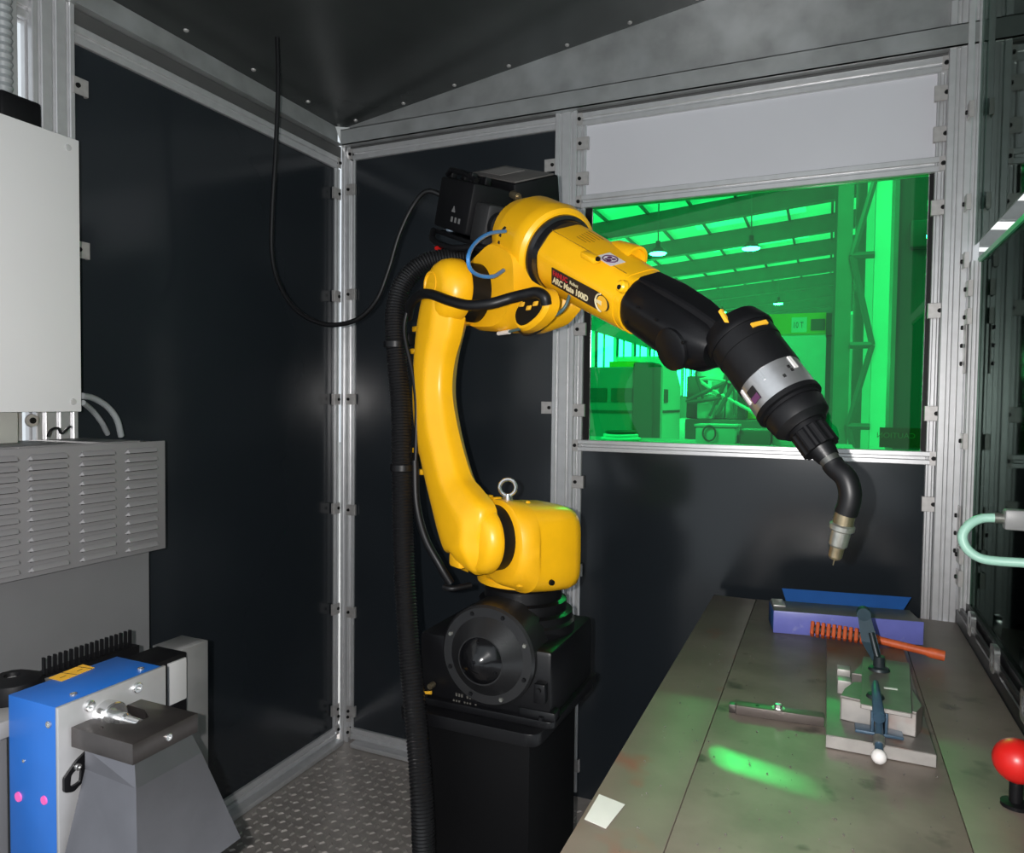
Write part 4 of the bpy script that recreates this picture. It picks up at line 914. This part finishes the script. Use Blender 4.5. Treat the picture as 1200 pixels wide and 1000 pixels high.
cpz = z1+.0498; cpp = [PX(px, py, Z=cpz+.009) for px, py in ((1008, 825), (1069, 837), (1066, 777), (1011, 770))]
cpl = empty('cover_plate', (.11, 1.8, cpz), 'grey cover plate lying across the two clamped steel blocks', 'plate')
bm = NB(); prism(bm, [Vector((p.x, p.y, cpz)) for p in cpp], (0, 0, .009), .0008); fin('plate_body', bm, M_FIX, cpl, None)
bm = NB(); q0 = cpp[0].lerp(cpp[1], .03); q1 = cpp[0].lerp(cpp[1], .97); prism(bm, [Vector((q0.x, q0.y-.0002, cpz+.0015)), Vector((q1.x, q1.y-.0002, cpz+.0015)), Vector((q1.x, q1.y-.0002, cpz+.0075)), Vector((q0.x, q0.y-.0002, cpz+.0075))], (0, -.0006, 0)); fin('bright_edge', bm, M_FIXE, cpl, None)
q0 = PX(1036, 807, Z=cpz+.009); q1 = PX(1052, 809, Z=cpz+.009); bm = NB(); prism(bm, [q0, q1, q1+Vector((0, .008, 0)), q0+Vector((0, .008, 0))], (0, 0, .0008)); fin('bright_strip', bm, M_KNOB, cpl, None)
# clamps
def clampset(name, label, base, tip, cols, ball):
    t = empty(name, base[0], label, 'clamp', 'toggle clamps on the fixture'); return t
# front clamp: blue lever with white ball
c1 = empty('toggle_clamp', PX(1030, 870, Z=ZT+.03), 'blue toggle clamp with a white ball knob on the fixture', 'clamp', 'toggle clamps on the fixture')
zb = z1
q = PX(1030, 862, Z=zb)
bx('clamp_foot', (q.x-.042, q.y-.006, zb), (q.x+.042, q.y+.030, zb+.006), M_CLAMP, c1, .0015)
P_ = lambda x, y, yy: PX(x, y, Y=yy)
piv = Vector((q.x, q.y+.012, zb+.034))
for s in (-1, 1): bx('clamp_cheek', (q.x+s*.012-.0025, q.y-.004, zb+.006), (q.x+s*.012+.0025, q.y+.026, zb+.046), M_CLAMP, c1, .001)
bm = NB(); tube(bm, [PX(1026, 800, Z=z1+.078), PX(1026, 806, Z=z1+.078), PX(1028, 822, Z=z1+.072), PX(1030, 842, Z=z1+.055), piv], .009, 10, lambda i: (.005, .0075, .009, .011, .011)[i]); fin('clamp_arm', bm, M_CLAMP, c1, 40)
sp0 = PX(1026, 806, Z=z1+.078); bm = NB(); cyl(bm, (sp0.x, sp0.y, z1+.0592), (sp0.x, sp0.y, sp0.z), .005, .005, 10); cyl(bm, (sp0.x, sp0.y, z1+.0592), (sp0.x, sp0.y, z1+.065), .017, .014, 18); fin('clamp_spindle', bm, M_CLAMPK, c1)
kb = PX(1030, 887, Z=.9005); bm = NB(); cyl(bm, piv, kb, .007, .0075, 12); fin('clamp_lever', bm, M_CLAMP, c1)
bm = NB(); bmesh.ops.create_uvsphere(bm, u_segments=20, v_segments=12, radius=.0135, matrix=Matrix.Translation(kb)); fin('ball_knob', bm, M_KNOB, c1, 60)
bm = NB(); cyl(bm, kb.lerp(piv, .28), kb.lerp(piv, .45), .0105, .0105, 14); fin('knob_collar', bm, M_NICK, c1)
# rear clamp: dark upright arm
c2 = empty('toggle_clamp', PX(1030, 785, Z=z1+.06), 'dark upright toggle clamp arm behind the orange brush', 'clamp', 'toggle clamps on the fixture')
pf = PX(1030, 785, Z=z1+.0592)
bm = NB(); revolve(bm, pf, Z, [(0, .022), (.005, .020), (.008, .012), (.03, .011)], 20); fin('clamp_foot', bm, M_CLAMPK, c2, 30)
tpz = PX(1012, 719, Y=pf.y+.05); mid = PX(1019, 752, Y=pf.y+.035)
dx = Vector((1, 0, 0))
bm = NB(); loft(bm, [[p+dx*s*w_+Vector((0, o, 0)) for s, o in ((-1, -h_), (1, -h_), (1, h_), (-1, h_))] for p, w_, h_ in ((pf+Vector((0, 0, .02)), .010, .007), (PX(1028, 774, Y=pf.y+.008), .010, .007), (mid, .017, .008), (tpz, .013, .007))]); fin('clamp_arm', bm, mat('clamp_teal_dark', (.018, .040, .055), .6, .1, .15, 40, .3), c2, None)
bm = NB(); cyl(bm, tpz+Vector((0, -.012, 0)), tpz+Vector((0, .012, 0)), .0145, .0145, 20); fin('arm_pivot', bm, mat('clamp_teal_dark', (.022, .045, .060)), c2, 30)
bm = NB(); tube(bm, [PX(1021, 742, Y=pf.y+.02), PX(1026, 762, Y=pf.y+.004), PX(1031, 780, Y=pf.y-.004)], .006, 10); fin('clamp_link', bm, M_CLAMPK, c2, 40)

# brush
br = empty('wire_brush', PX(1010, 752, Z=ZT+.03), 'orange handled wire brush lying in front of the blue tray', 'brush')
h0 = PX(952, 737, Y=2.145); h1 = PX(1020, 748, Y=2.135); h2 = PX(1107, 769, Y=2.12)
dd = (h1-h0).normalized(); uu = dd.cross(Vector((0, -.8, .6))).normalized(); vv = uu.cross(dd)
bm = NB(); tube(bm, spline([h1-dd*.02, h1, h1.lerp(h2, .3), h1.lerp(h2, .7), h2], 6), .008, 12, lambda i: (.014 if i < 9 else .0105 if i < 20 else .0135)); fin('handle', bm, M_BRUSH, br, 40)
bm = NB(); tube(bm, [h0, h1], .0115, 10); fin('brush_back', bm, M_BRIS, br, 40)
for k_ in range(11):
    c = h0.lerp(h1, k_/10.5); bm = NB(); box(bm, (-.0046, -.013, -.018), (.0046, .013, .019), frame(c, dd, uu.cross(dd), uu), .002, 1); fin('bristle_row', bm, M_BRUSH, br)

# bar with a bolt
ba = empty('clamping_bar', PX(910, 845, Z=ZT), 'dark square steel bar with one bolt lying on the table', 'bar')
b0 = PX(862, 838, Z=ZT); b1 = PX(966, 853, Z=ZT); bd = (b1-b0).normalized(); bM = frame(b0+Vector((0, 0, .0004)), bd, Vector((-bd.y, bd.x, 0)), Z); bL = (b1-b0).length
bm = NB(); box(bm, (0, 0, 0), (bL, .030, .020), bM, .0015); fin('bar_body', bm, mat('bar_steel', (.12, .10, .09), .42, .4, .12, 30), ba)
bm = NB(); box(bm, (-.014, .006, 0), (-.0002, .024, .018), bM, .001); fin('bar_end', bm, M_DKM, ba)
bm = NB(); revolve(bm, bM @ Vector((bL*.49, .015, .020)), Z, [(-.001, .013), (.002, .013)], 20); fin('washer', bm, M_NICK, ba)
bm = NB(); revolve(bm, bM @ Vector((bL*.49, .015, .022)), Z, [(0, .0085), (.008, .008), (.0085, .006)], 6); fin('bolt_head', bm, M_CHR, ba)
bm = NB(); revolve(bm, bM @ Vector((bL*.25, .015, .020)), Z, [(-.0005, .004), (.0004, .004)], 12); fin('bolt_hole', bm, M_SLOT, ba)

# weld spatter, paper, knob, hose
bm = NB()
for k_ in range(260):
    x = random.uniform(-.3, .34); y = random.uniform(1.0, 2.0); 
    if .01 < x < .205 and y > 1.49: continue
    if -.2 < x < .02 and 1.56 < y < 1.65: continue
    r = random.choice((.0008, .001, .0013, .002)); bmesh.ops.create_icosphere(bm, subdivisions=1, radius=r, matrix=Matrix.Translation((x, y, ZT+r*.85)))
fin('weld_spatter', bm, mat('spatter', (.22, .20, .18), .35, .6), None, 60, label='tiny weld spatter beads scattered over the table top', cat='spatter', kind='stuff')
a = PX(700, 931, Z=ZT)
bm = NB(); prism(bm, [Vector((-.338, a.y, ZT)), Vector((-.290, a.y-.012, ZT)), Vector((-.300, a.y-.09, ZT)), Vector((-.338, a.y-.08, ZT))], (0, 0, .0008)); fin('paper_slip', bm, mat('paper', (.72, .70, .66), .6), None, None, label='small white paper slip on the table edge', cat='paper')
rk = empty('red_knob', (.335, 1.42, ZT), 'red round knob on a black stem at the table edge', 'knob')
kc = PX(1192, 892, Y=1.42)
bm = NB(); revolve(bm, (kc.x, 1.42, ZT-.001), Z, [(0, .022), (.006, .022), (.008, .010), (kc.z-ZT-.015, .010)], 18); fin('knob_stem', bm, M_BLKM, rk)
bm = NB(); bmesh.ops.create_uvsphere(bm, u_segments=24, v_segments=16, radius=.036, matrix=Matrix.Translation((kc.x, 1.42, kc.z))); fin('knob_head', bm, M_REDK, rk, 60)
mh = empty('mint_hose', PX(1175, 607, Y=1.75), 'pale mint green hose looping out from the glass door', 'hose')
bm = NB(); tube(bm, spline([PX(1166, 607, Y=1.75), PX(1150, 608, Y=1.75), PX(1136, 615, Y=1.745), PX(1128, 628, Y=1.74), PX(1133, 643, Y=1.735), PX(1148, 654, Y=1.73), PX(1170, 658, Y=1.72), PX(1200, 660, Y=1.71), PX(1225, 664, Y=1.70)], 8), .0095, 12); fin('hose_tube', bm, M_TUBE, mh, 60)
q0 = PX(1165, 607, Y=1.75); bm = NB(); cyl(bm, q0, q0+Vector((.018, .0, 0)), .011, .011, 12); fin('hose_ferrule', bm, M_NICK, mh)
bm = NB(); box(bm, (q0.x+.016, 1.735, q0.z-.022), (XR+.041, 1.765, q0.z+.020), None, .005); fin('hose_block', bm, mat('fitting_grey', (.22, .22, .22), .4), mh)

# ================================================================== THE HALL BEYOND THE GREEN WINDOW
bx('floor_hall', (-16, 2.75, -.02), (14, 90, -.001), M_OUTF, None, 0, None, label='grey concrete floor of the hall outside the cell', cat='floor', kind='structure')
RX, RZ = 3.0, 11.6
def roofz(x): return RZ - abs(x-RX)*.09
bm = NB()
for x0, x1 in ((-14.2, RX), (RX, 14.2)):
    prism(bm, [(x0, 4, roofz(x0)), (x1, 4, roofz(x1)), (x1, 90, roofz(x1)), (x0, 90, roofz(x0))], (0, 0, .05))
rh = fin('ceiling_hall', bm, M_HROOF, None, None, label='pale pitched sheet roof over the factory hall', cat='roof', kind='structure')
for k_ in range(10):
    y0 = 29.5+6*k_; xa, xb = -6.5, -1.2
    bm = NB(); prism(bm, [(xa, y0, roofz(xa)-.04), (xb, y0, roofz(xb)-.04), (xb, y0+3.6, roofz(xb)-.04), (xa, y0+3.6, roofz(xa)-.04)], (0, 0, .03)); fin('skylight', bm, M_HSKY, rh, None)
for k_ in range(9):
    y = 28+6*k_; bm = NB()
    for x0, x1 in ((-14, RX), (RX, 14)):
        prism(bm, [(x0, y, roofz(x0)-.95), (x1, y, roofz(x1)-.95), (x1, y, roofz(x1)-.1), (x0, y, roofz(x0)-.1)], (0, .18, 0))
        dz = Vector((0, -.12, 0))
        prism(bm, [(x0, y-.12, roofz(x0)-1.0), (x1, y-.12, roofz(x1)-1.0), (x1, y+.30, roofz(x1)-1.0), (x0, y+.30, roofz(x0)-1.0)], (0, 0, .06))
    fin('trim_%d' % (10+k_), bm, M_HBEAM, None, None, label='grey steel roof rafter of the hall, frame %s' % ['first', 'second', 'third', 'fourth', 'fifth', 'sixth', 'seventh', 'eighth', 'ninth'][k_], cat='rafter', kind='structure')
bm = NB()
for x in (-12, -10, -8, -6, -4, -2, 0, 2):
    box(bm, (x-.06, 26, roofz(x)-.16), (x+.06, 80, roofz(x)-.05))
fin('roof_purlins', bm, M_HBEAM, rh, None)
wh = empty('wall_hall_side', (-14, 50, 0), 'long side wall of the hall with bright daylight windows', 'wall', kind='structure')
bx('wall_sheet', (-14.3, 20, 0), (-14.1, 90, 2.3), M_HWALL, wh, 0, None); bx('wall_sheet', (-14.3, 20, 6.2), (-14.1, 90, 9.95), M_HWALL, wh, 0, None)
for k_ in range(11):
    y = 30+5.2*k_
    bx('wall_pier', (-14.32, y-.35, 2.3), (-13.98, y+.35, 6.2), M_HBEAM, wh, 0, None)
    wp = bx('window_pane', (-14.25, y+.35, 2.3), (-14.2, y+4.85, 6.2), M_HWIN, wh, 0, None)
    bx('mullion', (-14.2, y+2.2, 2.3), (-14.12, y+2.5, 6.2), M_HBEAM, wh, 0, None)
bx('wall_hall_far', (-14.3, 88, 0), (14, 88.3, 12), M_HWALL, None, 0, None, label='far end wall of the hall', cat='wall', kind='structure')
bx('wall_hall_right', (9, 3, 0), (9.2, 88, 10), M_HWALL, None, 0, None, label='right side wall of the hall behind the columns', cat='wall', kind='structure')

# high bay lamps
def baylamp(px, py, Y, r, label):
    c = PX(px, py, Y=Y); e = empty('high_bay_lamp', c, label, 'lamp', 'high bay lamps under the hall roof')
    bm = NB(); revolve(bm, c, Z, [(0, r), (.02, r), (r*.5, r*.55), (r*.75, r*.28), (r*1.3, r*.25)], 24); fin('lamp_shade', bm, M_HDARK, e, 40)
    bm = NB(); revolve(bm, c+Vector((0, 0, -.005)), (0, 0, -1), [(0, r*.92), (r*.12, r*.8), (r*.2, r*.3)], 24); fin('lamp_lens', bm, M_HLAMP, e, 40)
    bm = NB(); cyl(bm, c+Vector((0, 0, r*1.2)), Vector((c.x, c.y, roofz(c.x)-.045)), .03, .03, 6); fin('lamp_rod', bm, M_HBEAM, e)
    return c
baylamp(771, 297, 33, .42, 'glowing high bay lamp over the cutting machine'); baylamp(880, 291, 33, .42, 'glowing high bay lamp over the crane girder')
baylamp(912, 356, 56, .36, 'small far high bay lamp just above the crane girder'); baylamp(846, 366, 56, .34, 'small far high bay lamp beside the robot wrist')

for hx, hy, hz, pw, tg, lab in ((-4.6, 1.2, 6.4, 2200, (-2.0, 8.5, .5), 'added unseen lamp beside the roof of the welding cell, lights the machine'), (-1.6, 15, 8.0, 1150, (-.6, 6, .5), 'added unseen lamp between lattice column and machines, tints the table green'), (2.6, 6.5, 8.2, 2600, (1.0, 15, 3), 'added unseen lamp near the dark column, brightens the hall')):  # added lamps out of view, to brighten the hall and tint the table
    e = empty('high_bay_lamp', (hx, hy, hz), lab, 'lamp', 'added unseen lamps for the hall light')
    bm = NB(); revolve(bm, (hx, hy, hz), Z, [(0, .3), (.02, .3), (.15, .16), (.22, .08), (.4, .07)], 24); fin('lamp_shade', bm, M_HDARK, e, 40)
    bm = NB(); cyl(bm, (hx, hy, hz+.38), (hx, hy, roofz(hx)-.02), .03, .03, 6); fin('lamp_rod', bm, M_HBEAM, e)
    lamp('added_bay_light', 'SPOT', (hx, hy, hz-.05), pw, .2, (1, .98, .95), tg, R(150), .5)
# added unseen work light; its narrow beams make the green streak on the table
wk = empty('added_work_light', (-1.45, 4.2, 0), 'added unseen light bar on a floor stand, made for the green streak', 'work light')
bx('light_bar', (-1.75, 4.2, 2.87), (-1.15, 4.26, 2.93), M_HDARK, wk, .005); bx('light_pole', (-1.47, 4.26, .03), (-1.43, 4.30, 2.93), M_HDARK, wk); bx('light_foot', (-1.75, 4.0, .0), (-1.15, 4.5, .03), M_HDARK, wk)
for k_ in range(8):
    q = PX(834+17*k_, 884+5.6*k_, Z=ZT)
    lamp('added_streak_beam', 'SPOT', (-1.66+.06*k_, 4.19, 2.90), (700, 900, 850, 760, 640, 480, 330, 200)[k_], .004, (1, 1, .95), q, R(1.0), .9)
# crane girder
cg = empty('crane_girder', PX(920, 390, Y=30), 'yellow overhead crane girder marked ten tonnes', 'crane')
g0 = PX(868, 381, Y=30); g1 = PX(968, 381, Y=30)
bx('girder_beam', (g0.x-.6, 30, g0.z-.38), (g1.x, 30.5, g0.z+.38), M_CRANE, cg, 0, None)
bx('girder_flange', (g0.x-.6, 29.85, g0.z-.42), (g1.x, 30.65, g0.z-.38), M_CRANE, cg, 0, None)
lp = PX(929, 388, Y=29.98); bx('load_plate', (lp.x-.05, 29.97, lp.z-.06), (lp.x+.50, 29.995, lp.z+.52), M_MACHL, cg, 0, None)
text('load_print', '10 T', .33, frame((lp.x+.0, 29.96, lp.z+.11), XX, Z, (0, -1, 0)), M_MACHD, cg, sx=.62)
lp = PX(950, 387, Y=29.98); bx('maker_plate', (lp.x-.0, 29.97, lp.z-.02), (lp.x+.50, 29.995, lp.z+.42), M_MACHD, cg, 0, None)
bx('end_carriage', (g1.x, 29.6, g0.z-.5), (g1.x+.3, 30.9, g0.z+.3), M_HDARK, cg, 0, None); bx('crane_leg', (g1.x+.02, 30.0, 0), (g1.x+.28, 30.4, g0.z-.5), M_HDARK, cg, 0, None); bx('crane_leg', (g0.x-.6, 30.0, 0), (g0.x-.3, 30.4, g0.z-.42), M_HDARK, cg, 0, None)

# lattice column
lcx = empty('lattice_column', PX(1010, 530, Y=15), 'tall pale steel lattice column beyond the window', 'column')
xa0, xa1 = PX(978, 400, Y=15).x, PX(996, 400, Y=15).x; xb0, xb1 = PX(1022, 400, Y=15).x, PX(1041, 400, Y=15).x
bx('chord', (xa0, 15, 0), (xa1, 15.3, 9), M_HCOL, lcx, 0, None); bx('chord', (xb0, 15, 0), (xb1, 15.3, 9), M_MACHL, lcx, 0, None)
def strut(x0, z0, x1, z1_, r=.06): bm = NB(); cyl(bm, (x0, 14.95, z0), (x1, 14.95, z1_), r, r, 6); fin('brace', bm, M_HBEAM, lcx, None)
zs = [PX(1010, y, Y=15).z for y in (205, 300, 405, 500)]
for i_, (a, b) in enumerate(zip(zs, zs[1:])):
    if i_ % 2 == 0: strut(xb0, a, xa1, b)
    else: strut(xa1, a, xb0, b)
    strut(xa1, b, xb0, b, .07)
strut(xa1, zs[-1], xb0, zs[-1]-1.6)
bx('rear_chord', (xa0-.05, 16.2, 0), (xa0+.10, 16.4, 9), M_HBEAM, lcx, 0, None); bx('rear_chord', (xb0-.3, 16.2, 0), (xb0-.1, 16.4, 9), M_HCOL, lcx, 0, None)
# dark column near the window, and a pale curtain strip beyond the lattice
xc0, xc1 = PX(1046, 400, Y=7).x, PX(1096, 400, Y=7).x
dk = empty('dark_column', ((xc0+xc1)/2, 7, 0), 'broad dark steel column close behind the window', 'column')
bx('column_web', (xc0, 7, 0), (xc1, 7.3, 7), M_HDARK, dk, 0, None)
bx('column_flange', (xc0-.015, 6.97, 0), (xc0+.02, 7.33, 7), M_HCOL, dk, 0, None); c = PX(1083, 275, Y=6.9)
bx('junction_box', (c.x-.10, 6.88, c.z-.10), (c.x+.10, 6.998, c.z+.12), M_HDARK, dk, .01)
sx0, sx1 = PX(1003, 450, Y=22).x, PX(1046, 450, Y=22).x
bx('hanging_curtain', (sx0, 22, 0), (sx1+.5, 22.1, 10), M_MACHL, None, 0, None, label='tall pale sheet hanging behind the lattice column', cat='curtain')

# cutting machine
X0m = PX(688, 470, Y=8.5).x; X1m = PX(742, 470, Y=8.5).x; X2m = PX(768, 470, Y=8.5).x
zt_ = PX(720, 430, Y=8.5).z; yE = PX(797, 470, X=X2m).y
cm = empty('cutting_machine', ((X0m+X2m)/2, 9.3, 0), 'large enclosed cutting machine with a dark door panel in the hall', 'machine')
bx('front_panel', (X0m-1.6, 8.5, .0), (X1m, yE, zt_), M_MACH, cm, .02, None); bx('dark_door', (X1m+.002, 8.46, .0), (X2m-.02, 8.9, zt_+.05), M_MACHD, cm, .02, None)
bm = NB(); ar = [(8.905, 0), (8.905, zt_)]+[(8.905+(yE-8.905)*(k_/8), zt_+.02+.14*math.sin(math.pi*(.35+.65*k_/8))-.22*(k_/8)**3) for k_ in range(9)]+[(yE, 0)]
prism(bm, [(X2m-.6, y, z) for y, z in ar], (.6, 0, 0)); fin('end_cover', bm, M_MACHL, cm, None)
bx('machine_stripe', (X2m, 8.92, PX(780, 484, X=X2m).z), (X2m+.01, yE-.05, PX(780, 481, X=X2m).z), M_MACHD, cm, 0, None)
bx('machine_stripe', (X0m-1.6, 8.485, PX(720, 484, Y=8.5).z), (X1m, 8.499, PX(720, 481, Y=8.5).z), M_MACHD, cm, 0, None)
for pa, pb in ((670, 711), (716, 741)):
    bx('view_window', (PX(pa, 460, Y=8.49).x, 8.485, PX(700, 471, Y=8.49).z), (PX(pb, 460, Y=8.49).x, 8.499, PX(700, 455, Y=8.49).z), M_MACHD, cm, 0, None)
bx('view_window', (X2m+.0, 8.98, PX(775, 472, X=X2m).z), (X2m+.01, 9.2, PX(775, 456, X=X2m).z), M_MACHD, cm, 0, None)
bx('top_tray', (PX(714, 430, Y=8.6).x, 8.6, zt_+.001), (PX(745, 430, Y=8.6).x, 9.1, zt_+.07), M_CRANE, cm, 0, None)

# bench with boxes, machine parts behind
bn = empty('work_bench', (-.9, 6.3, 0), 'long low bench in the hall under the window line', 'bench')
zb_ = PX(850, 522, Y=6).z
bx('bench_top', (-2.2, 5.8, zb_-.05), (.2, 6.8, zb_), M_MACH, bn, 0, None)
for x in (-2.1, .1): bx('bench_leg', (x-.04, 6.2, 0), (x+.04, 6.4, zb_-.05), M_HBEAM, bn, 0, None)
def hb_(name, p0, p1, Y, dep, m, label, cat, bev=.02):
    a = PX(p0[0], p0[1], Y=Y); b = PX(p1[0], p1[1], Y=Y); return bx(name, (a.x, Y, zb_+.001), (b.x, Y+dep, a.z), m, None, bev, label=label, cat=cat)
e = empty('pale_crate', PX(840, 520, Y=5.95), 'pale plastic crate with a cable ring on the bench', 'crate')
a = PX(815, 500, Y=5.95); b = PX(862, 522, Y=5.95); bx('crate_body', (a.x, 5.95, zb_+.001), (b.x, 6.25, a.z), M_CRATE, e, .02); bx('crate_rim', (a.x-.01, 5.94, a.z), (b.x+.01, 6.26, a.z+.02), M_CRATE, e, .004)
c = PX(831, 508, Y=5.93); bm = NB(); tube(bm, [c+Vector((.05*math.cos(t), 0, .06*math.sin(t))) for t in (2*math.pi*k_/24 for k_ in range(25))], .008, 6); fin('cable_ring', bm, M_HDARK, e, 50)
hb_('dark_case', (866, 503), (902, 522), 6.0, .3, M_MACHD, 'dark equipment case next to the pale crate', 'case'); hb_('tool_box', (905, 498), (936, 522), 6.1, .3, M_CRATE, 'light tool box behind the torch on the bench', 'box')
mc = empty('pipe_coil', PX(725, 520, Y=6), 'coil of pale pipe lying on the bench', 'coil')
c = PX(722, 518, Y=6.0)
for k_ in range(3):
    bm = NB(); tube(bm, [Vector((c.x+(.16-.02*k_)*math.cos(t), 6.15+.14*math.sin(t), zb_+.02+.028*k_)) for t in (2*math.pi*j/28 for j in range(29))], .015, 8); fin('coil_turn', bm, M_MACHL if k_ < 2 else M_HDARK, mc, 50)
ms_ = empty('assembly_machine', PX(840, 500, Y=10), 'cluttered assembly machine with arms and cables behind the bench', 'machine')
rnd = random.Random(5)
bx('machine_bed', (PX(803, 470, Y=10).x, 10, 0), (PX(945, 470, Y=10).x, 11, PX(850, 492, Y=10).z), M_MACHD, ms_, .02)
zt2 = PX(850, 492, Y=10).z
for px, py, w_, m in ((812, 440, 22, M_MACHD), (838, 446, 16, M_CRATE), (858, 458, 22, M_MACHL), (880, 462, 14, M_CRANE), (905, 450, 20, M_CRATE), (928, 468, 24, M_MACH), (826, 462, 18, M_MACHL), (868, 440, 10, M_HBEAM)):
    a = PX(px-w_/2, py, Y=10.1); b = PX(px+w_/2, py, Y=10.1); dy = rnd.uniform(0, .4)
    bx('machine_module', (a.x, 10.1+dy, zt2+.001), (b.x, 10.4+dy, a.z), m, ms_, .02)
for k_ in range(9):
    p = [PX(rnd.uniform(805, 940), rnd.uniform(430, 490), Y=10.05) for _ in range(3)]; bm = NB(); tube(bm, spline(p, 6), rnd.uniform(.015, .035), 6); fin('machine_pipe', bm, rnd.choice((M_MACHD, M_HBEAM, M_MACHL)), ms_, 50)
